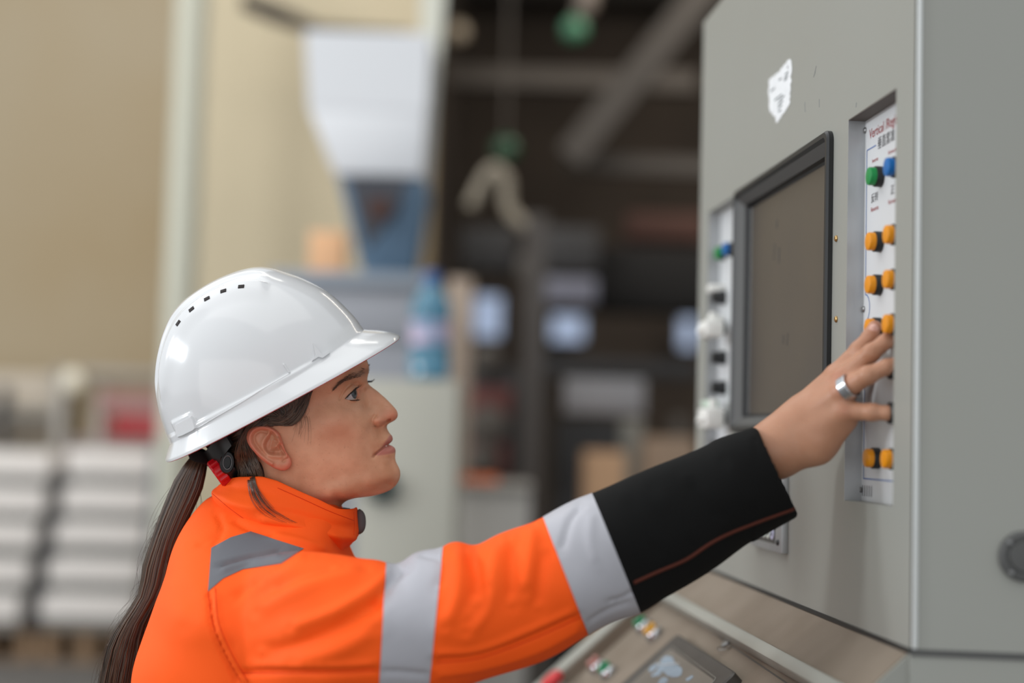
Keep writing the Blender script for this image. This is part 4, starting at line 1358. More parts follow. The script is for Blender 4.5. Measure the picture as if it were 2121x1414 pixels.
# torso cloth hidden inside the sleeve's classes must stay orange
cls[(cls == 1) & (pc[:, 2] > 1.49)] = 0
def take(name, k, m, parent, lift=0.0):
    fi = np.nonzero(cls == k)[0]
    ids, V, Fs = {}, [], []
    for i in fi:
        f = []
        for v in bm.faces[i].verts:
            if v.index not in ids:
                ids[v.index] = len(V); V.append(np.array(v.co) + np.array(v.normal) * lift)
            f.append(ids[v.index])
        Fs.append(f)
    return mesh(name, V, Fs, m, parent)
bm.verts.index_update()
jacket = take('jacket', 0, M_ORANGE, person)
b1 = take('reflective_band', 1, M_REFL, jacket, 0.0006)
b2 = take('reflective_band', 2, M_REFL, jacket, 0.0006)
b3 = take('sleeve_end', 3, M_CUFF, jacket, 0.0004)
b3['label'] = 'black lower sleeve'
b4 = take('shoulder_patch', 4, M_REFL2, jacket, 0.0006)
JB = BVHTree.FromBMesh(bm)
bm.free()
def jac(px, py, lift=0.0):
    loc, n, i, t = JB.ray_cast(Vector(CAM), Vector(nrm(ray(px, py))))
    if loc is None:
        return P(px, py, 1.42)
    return np.array(loc) + np.array(n) * lift
def seam(name, pts, r, m, parent, per=14):
    q = catmull(np.array(pts, float), per)
    w = np.array([jac(x, y, r * 0.5) for x, y in q])
    return MB().tube(w, r, 6).build(name, m, parent, smooth=True)
# brown piping on the black sleeve
q = catmull(np.array([(1312, 1206), (1360, 1184), (1420, 1158), (1470, 1125), (1510, 1104), (1570, 1080), (1644, 1053)], float), 10)
w = np.array([jac(x, y, 0.0004) for x, y in q])
MB().tube(w, 0.0021, 6).build('piping', M_PIPE, jacket, smooth=True)
# stitched edges
seam('stitching', [(431, 1225), (440, 1290), (465, 1350), (500, 1412)], 0.0004, M_SEAM, jacket)
seam('stitching', [(446, 1218), (452, 1285), (478, 1350), (514, 1412)], 0.0004, M_SEAM, jacket)
seam('stitching', [(902, 1372), (990, 1363), (1100, 1324), (1205, 1277)], 0.0004, M_SEAM, jacket)
seam('stitching', [(500, 1393), (600, 1393), (700, 1391), (782, 1388)], 0.0004, M_SEAM, jacket)
seam('stitching', [(444, 1142), (437, 1180), (436, 1218)], 0.0004, M_SEAM, jacket)
for pts_ in ([(799, 1186), (789, 1263), (783, 1340), (781, 1412)], [(916, 1150), (902, 1247), (886, 1340), (885, 1412)]):
    pass
# collar
def crv(x, pts):
    p = np.array(sorted(pts)); return np.interp(x, p[:, 0], p[:, 1])
nphi = 96
pc_ = np.linspace(0, 2 * PI, nphi, endpoint=False)
def collar_ring(ub, uf, hw, vtab, k=1.0, e=0.9):
    uc, a = (ub + uf) / 2, (uf - ub) / 2
    u = uc + a * k * spow(np.cos(pc_), e)
    w = hw * k * spow(np.sin(pc_), e)
    v = crv(u, vtab) + np.where(w < 0, -0.26 * w, 0)        # the far side of the collar lies a little lower
    return HP(u, v, w)
# middle-plane tables (a point seen at px lies nearer, so u shifts towards the centre)
def tab(pts, hw, ub, uf):
    out = []
    for x, y in pts:
        c = np.clip((x - (ub + uf) / 2) / ((uf - ub) / 2), -1, 1)
        out.append(tuple(float(t) for t in pl(x, y, hw * math.sqrt(1 - c * c))))
    return out
top_t = tab([(470, 990), (500, 988), (543, 988), (575, 998), (600, 1010.5), (659, 1037), (700, 1057), (739, 1055)], 122, 470, 740)
mid_t = tab([(452, 1006), (500, 1020), (560, 1040), (620, 1066), (690, 1093), (742, 1104)], 140, 452, 744)
bot_t = tab([(424, 1020), (470, 1050), (520, 1083), (570, 1105), (640, 1132), (700, 1150), (728, 1148)], 170, 424, 730)
outer = [collar_ring(452, 706, 142, [(a, b + 14) for a, b in bot_t]), collar_ring(443, 731, 153, [(a[0], 0.5 * a[1] + 0.5 * crv(a[0], mid_t)) for a in bot_t]), collar_ring(452, 744, 142, mid_t),
         collar_ring(462, 743, 130, [(a[0], 0.5 * a[1] + 0.5 * crv(a[0], top_t)) for a in mid_t]), collar_ring(470, 740, 123, top_t)]
outer = [o for o in outer]
def mixr(rs, n):
    A = np.array(rs)
    return list(catmull(A.reshape(len(rs), -1), n).reshape(-1, A.shape[1], 3))
outer = mixr(outer, 6)
inner = [collar_ring(473, 735, 117, [(a, b + 1) for a, b in top_t]), collar_ring(466, 728, 116, [(a, b + 40) for a, b in top_t]), collar_ring(450, 715, 120, [(a, b + 60) for a, b in top_t])]
rimr = [collar_ring(471, 739, 121.5, [(a, b - 2.5) for a, b in top_t]), collar_ring(472, 737, 119, [(a, b - 2.5) for a, b in top_t])]
rs = outer + rimr + inner
V = np.concatenate(rs); n = nphi
# folds in the collar
pv = proj(V); cf_ = np.zeros(len(V))
for pts_, wd, hgt in [([(545, 1075), (600, 1085), (680, 1108), (735, 1118)], 9, 4.0), ([(540, 1062), (610, 1066), (690, 1088), (730, 1092)], 10, -3.5), ([(470, 1040), (520, 1050), (560, 1050)], 8, 2.2), ([(650, 1100), (670, 1125), (680, 1142)], 7, -2.5),
                      ([(690, 1108), (702, 1128), (704, 1142)], 7, 2.5), ([(480, 1012), (520, 1016), (560, 1022)], 9, -1.5)]:
    cf_ += hgt / 1000 * np.exp(-(poly_dist(pv[:, 0], pv[:, 1], catmull(np.array(pts_, float), 6)) / wd) ** 2)
near_ = ((V - HP(590., 1050., 0.)) @ AX_N) > 0.01
axis_c = HP(595., 1060., 0.)
out_d = V - axis_c; out_d -= np.outer(out_d @ AX_U, AX_U); out_d /= np.linalg.norm(out_d, axis=1)[:, None] + 1e-9
V = V + out_d * (cf_ * near_)[:, None]
Fc = [(i * n + j, i * n + (j + 1) % n, (i + 1) * n + (j + 1) % n, (i + 1) * n + j) for i in range(len(rs) - 1) for j in range(n)]
collar = mesh('collar', V, Fc, M_ORANGE, jacket)
CB = BVHTree.FromPolygons(V.tolist(), Fc)
def col_hit(px, py, lift=0.0004):
    loc, nn_, i, t = CB.ray_cast(Vector(CAM), Vector(nrm(ray(px, py))))
    return np.array(loc) - AX_F * lift if loc is not None else None
def cseam(pts):
    w = [col_hit(x, y) for x, y in catmull(np.array(pts, float), 12)]
    w = np.array([q for q in w if q is not None])
    if len(w) > 3:
        MB().tube(w, 0.0003, 5).build('stitching', M_SEAM, jacket, smooth=True)
cseam([(575, 1010), (625, 1032), (680, 1057), (734, 1078)])
cseam([(440, 1022), (475, 1052), (525, 1088)])
cseam([(733, 1060), (734, 1085), (733, 1108)])
# grey inner flap and zip guard at the throat
gz = []
for k in range(15):
    t = -1 + 2 * k / 14
    r = math.sqrt(max(0.02, 1 - abs(t) ** 2.6))
    a = np.linspace(0, 2 * PI, 24, endpoint=False)
    gz.append(HP(744.5 + 3 * (1 - t * t) + 10.5 * r * np.cos(a) * (1 + 0.10 * np.sin(3 * a)), 1080 + 26 * t + 0 * a, 15 * r * np.sin(a)))
MB().loft(gz).build('zip_guard', M_LIN, jacket, smooth=True)
lr = [HP(598 + a * np.cos(pc_), 1036 + dv + 24 * np.cos(pc_) + np.where(np.sin(pc_) < 0, -0.15 * b * np.sin(pc_), 0), b * np.sin(pc_)) for a, b, dv in ((118, 104, -5), (126, 110, -8), (131, 113, -3), (132, 113, 40), (112, 100, 44), (118, 104, -5))]
MB().loft(lr, cap=False).build('grey_lining', M_LIN, jacket, smooth=True)
# loose hair lying over the collar
lh = Strands()
for i in range(26):
    t = random.random(); j = random.uniform(-5, 5)
    path = catmull(np.array([(512 + 16 * t, 982), (514 + 18 * t + j * .3, 1006), (520 + 26 * t + j, 1030), (532 + 34 * t + j, 1052), (552 + 44 * t + j, 1070), (580 + 40 * t, 1082)], float)[:random.randint(4, 6)], 5)
    w = []
    for k, (x, y) in enumerate(path):
        h_ = col_hit(x, y, 0.0012)
        if h_ is None:
            q = scalp(x, y, 14); h_ = HP(np.array([q[0]]), np.array([q[1]]), np.array([q[2]]))[0]
        w.append(h_)
    w = np.array(w)
    w[1:-1] = (w[:-2] + 2 * w[1:-1] + w[2:]) / 4
    lh.add(w, random.uniform(.0002, .00038), .0001, n=3)
lh.build('loose_hair', person)['kind'] = 'stuff'
# trousers and boots below the frame
tr = []
for sd in (1, -1):
    cs_ = [((560, 1900), 150 * sd, 175, 165), ((560, 2060), 160 * sd, 178, 165), ((575, 2500), 165 * sd, 140, 140), ((575, 2950), 168 * sd, 110, 112), ((560, 3480), 172 * sd, 95, 100), ((555, 3560), 172 * sd, 98, 104)]
    rs = [HP(u + a * np.cos(ph), v + 0 * ph, w + b * np.sin(ph)) for (u, v), w, a, b in cs_]
    zt = [max(r[:, 2].mean(), 0.09) for r in rs]
    tr.append(rs)
mb = MB()
for rs in tr:
    rr2 = []
    for r in rs:
        r = r.copy()
        if r[:, 2].min() < 0.12: r[:, 2] = np.maximum(r[:, 2], 0.12)
        rr2.append(r)
    mb.loft(rr2)
mb.build('trousers', M_TROU, person, smooth=True)
M_BOOT = mat('boot_leather', (28, 25, 24), rough=0.5)
for sd in (1, -1):
    c = HP(np.array([555.]), np.array([900.]), np.array([172. * sd]))[0]; c[2] = 0
    fx = np.array((AX_R[0], AX_R[1], 0)); fx /= np.linalg.norm(fx); fy = np.array((-fx[1], fx[0], 0)); up_ = np.array((0, 0, 1.))
    rs = []
    for z, x0, x1, hw in ((0.0, -.07, .20, .045), (.03, -.072, .205, .048), (.055, -.068, .19, .046), (.08, -.06, .13, .044), (.12, -.055, .07, .046), (.2, -.05, .06, .048)):
        rs.append(c + fx * ((x0 + x1) / 2 + (x1 - x0) / 2 * np.cos(ph))[:, None] + fy * (hw * np.sin(ph))[:, None] + up_ * z)
    MB().loft(rs).build('boot', M_BOOT, person, smooth=True)
# ================================================================== CONTROL CABINET
M_CAB = mat('cabinet_paint', (145, 146, 140), rough=0.45, var=0.02, vscale=2.2, col2=(142, 142, 135), bump=0.02, bscale=700)
M_CAB2 = mat('edge_highlight', (204, 207, 206), rough=0.35)
M_ALU = mat('brushed_aluminium', (178, 180, 182), rough=0.42, metal=0.7, var=0.05, vscale=6, streak=(8, 8, 1))
M_PLATE = mat('white_plate', (204, 206, 208), rough=0.4)
M_BEZEL = mat('bezel_black', (21, 22, 24), rough=0.45)
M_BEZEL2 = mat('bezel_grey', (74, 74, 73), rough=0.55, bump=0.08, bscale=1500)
M_SCREEN = mat('dusty_screen', (84, 76, 66), rough=0.42, var=0.10, vscale=5, col2=(72, 66, 60), spec=0.5)
M_BRASS = mat('brass_screw', (170, 140, 92), rough=0.35, metal=0.9)
M_STEEL = mat('steel', (150, 150, 150), rough=0.35, metal=0.9)
M_GREEN = mat('button_green', (16, 132, 66), rough=0.35)
M_BLUE = mat('button_blue', (0, 96, 166), rough=0.35)
M_AMBER = mat('button_amber', (218, 138, 4), rough=0.35)
M_INKR = mat('print_red', (150, 30, 34), rough=0.6)
M_INKB = mat('print_black', (46, 46, 50), rough=0.6)
M_INKBL = mat('print_blue', (92, 118, 170), rough=0.6)
M_STICK = mat('torn_sticker', (226, 228, 230), rough=0.7, var=0.06, vscale=60, bump=0.2, bscale=300)
M_WHITEP = mat('white_plastic', (226, 226, 222), rough=0.4)
M_DUST = mat('dusty_tan', (136, 124, 110), rough=0.8, var=0.12, vscale=9, col2=(114, 102, 88), bump=0.1, bscale=400)
M_GREYP = mat('desk_grey', (150, 150, 142), rough=0.45, var=0.05, vscale=6)

YC = 1.28
up3 = np.array((0., 0., 1.))
d0 = ray(775, 896); dF = nrm((d0[0], d0[1], 0))             # the front face runs this way, away from the camera
nF = nrm(np.cross(up3, dF)); nF = nF if nF[0] < 0 else -nF   # and looks this way, at the operator
corner = P(1889, 910, YC)
def ff(px, py, off=0.0):
    """pixel -> point on the front face (off: distance out of it)"""
    return on_plane(px, py, corner + nF * off, nF)
def fs(px, py, off=0.0):
    q = ff(px, py, off) - corner
    return float(q @ dF), float(q @ up3) + corner[2]
def fpt(s, z, off=0.0):
    return np.array((corner[0], corner[1], 0)) + dF * s + up3 * z + nF * off
bot_c = ff(1880, 1341); zb = bot_c[2]
s_far = fs(1449, 500)[0]
zt = fs(1455, 50)[1] 
q = on_plane(2121, 1353, np.array((0, 0, zb)), up3) - np.array((corner[0], corner[1], zb)); q[2] = 0
dS = nrm(q)                                                  # the end face, running right and a little nearer
nS = nrm(np.cross(dS, up3)); nS = nS if nS @ AX_F < 0 else -nS
cab = empty('control_cabinet', fpt(s_far / 2, zb, -0.2), 'tall pale grey machine control cabinet at the right, with screen and button recesses', 'cabinet')

def rect_px(tl, tr, bl):
    a, b, c = fs(*tl), fs(*tr), fs(*bl)
    return b[0], a[0], c[1], a[1]                            # s0 (near), s1 (far), z0, z1
# right recess
R_s1, R_zt = fs(1757, 248); _, R_zb = fs(1749, 1036)
R_s0 = fs(1852, 700)[0]
L_s1, L_zt = fs(1468, 440); L_s0 = fs(1516, 600)[0]; L_zb = fs(1460, 1010)[1]
T = 0.0022
DEEP = 0.018
m_s1, m_zt = fs(1529, 398, 0.0); m_s0, _ = fs(1727, 300, 0.0); m_zb = fs(1545, 890)[1] - 0.004
holes = [(R_s0, R_s1, R_zb, R_zt), (L_s0, L_s1, L_zb, L_zt), (m_s0 + .006, m_s1 - .006, m_zb + .006, m_zt - .006)]
def cells():
    ss = sorted({0.0, s_far, *[h[0] for h in holes], *[h[1] for h in holes]})
    zz = sorted({zb, zt, *[h[2] for h in holes], *[h[3] for h in holes]})
    for a, b in zip(ss, ss[1:]):
        for c, d in zip(zz, zz[1:]):
            m, n_ = (a + b) / 2, (c + d) / 2
            if not any(h[0] < m < h[1] and h[2] < n_ < h[3] for h in holes):
                yield a, b, c, d
mb = MB()
vid = {}
def vget(s, z):
    k = (round(s, 6), round(z, 6))
    if k not in vid:
        vid[k] = len(mb.V); mb.V.append(tuple(fpt(s, z)))
    return vid[k]
for a, b, c, d in cells():
    mb.F.append((vget(a, c), vget(b, c), vget(b, d), vget(a, d)))
for (a, b, c, d) in holes:                                  # walls of the recesses
    k = len(mb.V)
    mb.V += [tuple(fpt(*t)) for t in ((a, c, 0), (b, c, 0), (b, d, 0), (a, d, 0), (a, c, -DEEP - .004), (b, c, -DEEP - .004), (b, d, -DEEP - .004), (a, d, -DEEP - .004))]
    mb.F += [(k, k + 1, k + 5, k + 4), (k + 1, k + 2, k + 6, k + 5), (k + 2, k + 3, k + 7, k + 6), (k + 3, k, k + 4, k + 7)]
front = mb.build('front_panel', M_CAB, cab)
# the other sides, with a rounded folded edge between front and end face
RB = 0.007
WS = 0.62
mb = MB()
pts = []
for i in range(7):
    a = i / 6
    n_ = nrm(nF * (1 - a) + nS * a)
    pts.append((1 - a, a, n_))
c2 = np.array((corner[0], corner[1], 0))
V, Fc = [], []
cc = c2 + dF * 0.0 
ctr = c2 - nF * RB - nS * RB * 0.9
prof = [c2 + dF * 0.0]
arc = [ctr + p[2] * RB * 1.12 for p in pts]
prof = [c2] + arc[1:] 
far_r = prof[-1] + dS * WS
back_far = c2 + dF * s_far - nF * WS
prof2 = prof + [far_r, far_r + dF * s_far * 1.0 + 0 * dS, c2 + dF * s_far]
n = len(prof2)
V = [p + up3 * zb for p in prof2] + [p + up3 * zt for p in prof2]
Fc = [(i, i + 1, n + i + 1, n + i) for i in range(n - 1)] + [tuple(range(n, 2 * n)), tuple(range(n))[::-1]]
mb.add(V, Fc)
hous = mb.build('side_panels', M_CAB, cab)
box_part('highlight_bead', fpt(-0.0015, (zb + zt) / 2, -0.0035), dF * 0.0022 , nF * 0.0022, up3 * (zt - zb) / 2, M_CAB2, cab, bevel=0.0015)  # highlight of the bevel, put into a paler strip
# foot of the cabinet down to the floor
mb = MB()
b0 = [c2 + up3 * 0, far_r + up3 * 0, far_r + dF * s_far, c2 + dF * s_far]
mb.hexa([p for p in b0] + [p + up3 * (zb - 0.004) for p in b0])
mb.build('plinth', M_CAB, cab)
# black joint under the cabinet
box_part('joint_strip', fpt(s_far / 2, zb - 0.002, 0.0005), dF * s_far / 2, nF * 0.001, up3 * 0.0022, M_BEZEL, cab)
box_part('joint_strip', c2 + dS * WS / 2 + nS * 0.0005 + up3 * (zb - 0.003), dS * WS / 2, nS * 0.001, up3 * 0.003, M_BEZEL2, cab)
def screw(c, n, r, m, parent, hgt=0.0022, slot=True):
    o = MB().lathe(c, n, [(-0.0005, r), (hgt * 0.5, r), (hgt, r * 0.65), (hgt, 1e-5)], 14).build('screw', m, parent, smooth=True, auto=40)
    return o
for x, y in ((1733, 494), (1733, 661)):
    screw(ff(x, y), nF, 0.0035, M_BRASS, cab)
for x, y in ((1520, 588), (1518, 712)):
    screw(ff(x, y), nF, 0.0035, M_BRASS, cab)
# torn sticker
def flat_poly(name, pix, m, parent, off=0.0004, fn=ff):
    top = [fn(x, y, off) for x, y in pix]
    bot = [fn(x, y, 0.0) for x, y in pix]
    k = len(pix)
    me = MB().add(top + bot, [tuple(range(k)), tuple(range(k, 2 * k))[::-1]] + [(i, (i + 1) % k, k + (i + 1) % k, k + i) for i in range(k)])
    return me.build(name, m, parent)
stk = [(632, 124), (636, 122), (639, 126), (640.5, 142), (639.5, 152), (637, 158), (640, 168), (637, 174), (638, 186), (636, 193), (637.5, 200), (635, 206), (637, 211), (634, 218), (630, 224), (626, 231), (622, 236), (617, 241), (619, 243), (613, 247), (614, 250), (609, 254), (606, 255), (608, 249), (605, 246), (607, 241), (602, 240),
       (599, 238), (600, 233), (596, 234), (594, 228), (592.5, 220), (593.5, 205), (591, 190), (593, 178), (592, 168), (594, 163), (598, 161), (600, 157), (604, 158), (606, 152), (609, 153), (612, 148), (614, 150), (617, 142), (621, 139), (624, 133), (627, 132), (630, 126)]
sticker = flat_poly('torn_label', [(1000 + x, y) for x, y in stk], M_STICK, cab)
marks = MB()
M_MARK = mat('faded_print', (120, 126, 128), rough=0.7)
for x0, y0, x1, y1 in [(1604, 208, 1620, 195), (1612, 209, 1625, 198), (1611, 217, 1622, 208), (1611, 224, 1620, 217), (1612, 231, 1618, 228), (1626, 154, 1633, 149), (1625, 161, 1632, 156), (1624, 167, 1630, 162), (1613, 166, 1619, 162), (1595, 190, 1605, 182)]:
    a, b = ff(x0, y0, 0.0005), ff(x1, y1, 0.0005)
    d = nrm(b - a); s_ = np.cross(nF, d)
    marks.hexa([a - s_ * .0011, b - s_ * .0011, b + s_ * .0011, a + s_ * .0011] + [q + nF * 0.0001 for q in (a - s_ * .0011, b - s_ * .0011, b + s_ * .0011, a + s_ * .0011)])
marks.build('faded_print', M_MARK, sticker)
MB().lathe(ff(1632, 139, 0.0004), nF, [(0, .0011), (.0006, .0011)], 10).build('rivet', M_INKB, sticker)
# small scratches
for x0, y0, x1, y1 in [(1691, 136, 1686, 158), (1689, 148, 1685, 160), (1667, 212, 1668, 232), (1697, 205, 1697, 222), (1774, 212, 1773, 222)]:
    MB().tube([ff(x0, y0, 0.0001), ff(x1, y1, 0.0001)], 0.0003, 4).build('scratch', M_MARK, cab)
# round lock at the right edge of the frame
def side_pt(px, py, off=0.0):
    return on_plane(px, py, prof[-1] + nS * off, nS)
lc = side_pt(2121, 1152)
lk = MB().lathe(lc, nS, [(0, .0225), (.004, .0225), (.006, .019), (.005, .014), (.008, .013), (.0085, 1e-5)], 32).build('door_lock', M_BEZEL2, cab, smooth=True, auto=30)
for a in (0.8, 2.4, 4.0, 5.5):
    screw(lc + (dS * math.cos(a) + up3 * math.sin(a)) * 0.0185 + nS * 0.005, nS, 0.0022, M_STEEL, lk)

# ---------------------------------------------------------------- monitor
def face_frame(s0, s1, z0, z1, o):
    return [fpt(s0, z0, o), fpt(s1, z0, o), fpt(s1, z1, o), fpt(s0, z1, o)]
mon = empty('monitor', fpt((m_s0 + m_s1) / 2, m_zb, 0), 'dark dusty flat screen in a rounded black frame, set in the grey cabinet', 'monitor')
def rr_ring(s0, s1, z0, z1, r, o, n=6):
    out = []
    for cx, cz, a0 in ((s1 - r, z1 - r, 0), (s0 + r, z1 - r, PI / 2), (s0 + r, z0 + r, PI), (s1 - r, z0 + r, 1.5 * PI)):
        for k in range(n + 1):
            a = a0 + PI / 2 * k / n
            out.append(fpt(cx + r * math.cos(a), cz + r * math.sin(a), o))
    return np.array(out)
def rings_part(name, rs, m, parent, cap=False):
    return MB().loft(rs, cap=cap).build(name, m, parent, smooth=True, auto=35)
def mring(i, o, r):
    return rr_ring(m_s0 + i, m_s1 - i, m_zb + i, m_zt - i, r, o)
rings_part('bezel', [mring(.0, 0.0, .012), mring(0, .005, .012), mring(.002, .0075, .011), mring(.007, .0075, .008), mring(.0105, .004, .006)], M_BEZEL, mon)
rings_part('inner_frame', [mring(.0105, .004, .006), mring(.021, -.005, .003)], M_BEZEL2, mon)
rings_part('screen_gasket', [mring(.021, -.005, .003), mring(.0225, -.011, .002), mring(.026, -.0135, .002)], M_BEZEL, mon)
scr = mring(.025, -.013, .002)
MB().add(list(scr) + list(scr - nF * .002), [tuple(range(len(scr))), tuple(range(len(scr), 2 * len(scr)))[::-1]]).build('screen', M_SCREEN, mon)
for x0, y0, x1, y1, r in [(1610, 455, 1609, 472, .0007), (1605, 505, 1603, 538, .0005), (1614, 512, 1613, 545, .0006), (1623, 694, 1622, 712, .0006), (1632, 690, 1630, 715, .0005)]:
    MB().tube([ff(x0, y0, -.0128), ff(x1, y1, -.0128)], r, 4).build('scratch', M_BEZEL2, mon)

# ---------------------------------------------------------------- button panels in the recesses
cap_me, col_me = {}, {}
def button(c, m, parent, r=0.0105, dark=False):
    def at(me, name, mm, par):
        o = bpy.data.objects.new(name, me); COL.objects.link(o); o.parent = par
        Mx = Matrix((tuple(dF) + (0,), tuple(np.cross(nF, dF)) + (0,), tuple(nF) + (0,), (0, 0, 0, 1))).transposed()
        Mx.translation = Vector(c - ORG[par.name])
        o.matrix_local = Mx
        ORG[o.name] = ORG[par.name]
        return o
    def tmpl(prof, name, mm):
        o = MB().lathe((0, 0, 0), (0, 0, 1), [(hh * r, rr * r) for hh, rr in prof], 24).build('x', mm, None, smooth=True, auto=35, origin=(0, 0, 0))
        me = o.data; bpy.data.objects.remove(o); me.name = name; return me
    if r not in col_me:
        col_me[r] = tmpl([(0, 1.0), (0.62, 1.0), (0.68, .97), (0.68, .88), (0.4, .86)], 'button_collar', M_BEZEL)
    if (r, m.name) not in cap_me:
        cap_me[(r, m.name)] = tmpl([(0.3, .88), (1.12, .88), (1.28, .83), (1.36, .6), (1.38, 1e-4)], 'button_cap', m)
    base = at(col_me[r], 'push_button', M_BEZEL, parent)
    cp = bpy.data.objects.new('button_cap', cap_me[(r, m.name)]); COL.objects.link(cp); cp.parent = base
    return base
rp = empty('button_panel', fpt((R_s0 + R_s1) / 2, R_zb, -DEEP), 'white panel of amber, green and blue buttons touched by the woman, right of the screen', 'control panel', 'button panels sunk in the cabinet')
def plate(s0, s1, z0, z1, parent):
    c = fpt((s0 + s1) / 2, (z0 + z1) / 2, -DEEP - 0.001)
    return box_part('plate', c, dF * (s1 - s0) / 2, up3 * (z1 - z0) / 2, nF * 0.001, M_PLATE, parent)
p_off = -DEEP
plate(R_s0 + .0002, R_s1 - .0002, R_zb + .0002, R_zt - .0002, rp)
def pf(px, py):
    return ff(px, py, p_off)
# aluminium lining of the recess
t = 0.0012
box_part('recess_lining', fpt(R_s1 - t / 2, (R_zb + R_zt) / 2, p_off / 2), dF * t / 2, up3 * (R_zt - R_zb) / 2, nF * DEEP / 2, M_ALU, rp)
box_part('recess_lining', fpt((R_s0 + R_s1) / 2, R_zt - t / 2, p_off / 2), dF * ((R_s1 - R_s0) / 2 - .001), up3 * t / 2, nF * DEEP / 2, mat('recess_top_shade', (92, 86, 80), rough=.6), rp)  # shade of the top wall is put into this darker colour
def ps(px, py):
    q = pf(px, py) - corner
    return float(q @ dF), float(q[2]) + corner[2]
sA = ps(1823, 600)[0]
zrow = {y: ps(1823, y)[1] for y in (367, 501, 590, 679, 768, 857, 949)}
sB = sA - 0.050
for y in zrow:
    if y in (768, 857):                                     # dark caps under the fingers
        MB().lathe(fpt(sB, zrow[y], p_off), nF, [(0, .0105), (.008, .0105), (.009, .009), (.009, 1e-5)], 20).build('blank_cap', M_BEZEL, rp, smooth=True, auto=35)
        continue
    button(fpt(sA, zrow[y], p_off), M_GREEN if y == 367 else M_AMBER, rp)
    button(fpt(sB, zrow[y], p_off), M_BLUE if y == 367 else M_AMBER, rp)
for x, y in ((1793, 270), (1790, 640), (1784, 1014)):
    screw(pf(x, y), nF, 0.0032, M_STEEL, rp)
# print on the plate
ln = MB()
def pline(mb, a, b, w=0.0006, off=0.00025):
    A, B = fpt(a[0], a[1], p_off + off), fpt(b[0], b[1], p_off + off)
    d = nrm(B - A); s_ = np.cross(nF, d) * w
    mb.hexa([A - s_, B - s_, B + s_, A + s_] + [q + nF * 0.0001 for q in (A - s_, B - s_, B + s_, A + s_)])
s_l = R_s1 - 0.0075; z_t = ps(1792, 314)[1]; z_b = ps(1783, 990)[1]; zm = ps(1785, 640)[1]
s_r = R_s0 + 0.002
pline(ln, (s_l, z_b), (s_l, zm - .014)); pline(ln, (s_l, zm + .014), (s_l, z_t))
prev = None
for k in range(9):
    a = PI / 2 - PI * k / 8
    q_ = (s_l - 0.013 * math.cos(a), zm + 0.014 * math.sin(a))
    if prev: pline(ln, prev, q_)
    prev = q_
pline(ln, (s_l, z_t), (ps(1815, 302)[0], z_t)); pline(ln, (s_l, z_b), (s_r, z_b))
ln.build('printed_border', M_INKBL, rp)
tx = -dF
def label(body, px, py, size, m, align='CENTER', sx=1.0, par=None):
    return text_part('lettering', body, pf(px, py), tx, up3, size, m, par or rp, 0.0003, align, sx)
label('Vertical /Register', 1801, 280, 0.0145, M_INKR, 'LEFT', 0.95)
label('\u5782\u76f4\u5957\u51c6', 1818, 300, 0.0135, M_INKB, 'LEFT', 0.9)
label('Inverse', 1813, 331, 0.006, M_INKR)
label('Forward', 1848, 313, 0.006, M_INKR)
label('\u53cd\u8f6c', 1812, 410, 0.0105, M_INKB); label('Reverse', 1812, 432, 0.0068, M_INKR)
label('\u6b63', 1849, 394, 0.0105, M_INKB); label('Forward', 1849, 416, 0.0068, M_INKR)
bc = MB()
for k in range(5):
    s0_ = ps(1787 + k * 4.6, 1016)[0]; z0_ = ps(1792, 1016)[1]
    pline(bc, (s0_, z0_ - .0055), (s0_, z0_ + .0055), 0.0007)
bc.build('printed_bars', M_INKB, rp)
# left panel
lp = empty('button_panel', fpt((L_s0 + L_s1) / 2, L_zb, -DEEP), 'narrow white panel with black knobs and white plastic guards, left of the screen', 'control panel', 'button panels sunk in the cabinet')
plate(L_s0 + .0002, L_s1 - .0002, L_zb + .0002, L_zt - .0002, lp)
box_part('recess_lining', fpt(L_s1 - t / 2, (L_zb + L_zt) / 2, p_off / 2), dF * t / 2, up3 * (L_zt - L_zb) / 2, nF * DEEP / 2, M_ALU, lp)
def lsz(x, y):
    q = pf(x, y) - corner
    return float(q @ dF), float(q[2]) + corner[2]
lA = lsz(1501, 525)
button(fpt(lA[0], lA[1], p_off), M_GREEN, lp)
button(fpt(lA[0] - 0.046, lA[1], p_off), M_BLUE, lp)
for y in (616, 679, 741, 803, 865, 927):
    s_, z_ = lsz(1502, y)
    o = MB().lathe(fpt(s_, z_, p_off), nF, [(0, .0105), (.008, .0105), (.009, .009), (.019, .0085), (.0195, .006), (.0195, 1e-5)], 20).build('selector_knob', M_BEZEL, lp, smooth=True, auto=35)
for y, w, hh in ((604, .008, .010), (668, .008, .009)):
    s_, z_ = lsz(1500, y)
    box_part('white_cover', fpt(s_, z_ + .004, p_off + .012), dF * w, up3 * hh * .6, nF * .012, M_WHITEP, lp, bevel=.002)
for y, hh in ((682, .012), (866, .014)):
    c = ff(1472, y, 0.012)
    g_ = box_part('plastic_guard', c, dF * .028, up3 * hh, nF * .013, M_WHITEP, lp, bevel=.004)
    MB().tube([c + nF * .012 + dF * .02, c + nF * .018 - up3 * .004, c + nF * .013 - dF * .02], .003, 8).build('guard_clip', M_WHITEP, g_, smooth=True)
    box_part('guard_arm', c - dF * .01 + up3 * hh * 1.4, dF * .006, up3 * hh * .6, nF * .004, M_WHITEP, g_, bevel=.0015)
box_part('green_tape', ff(1470, 836, 0.008), dF * .03, up3 * .005, nF * .006, mat('pale_green_tape', (190, 206, 192), rough=.5), lp, bevel=.001)

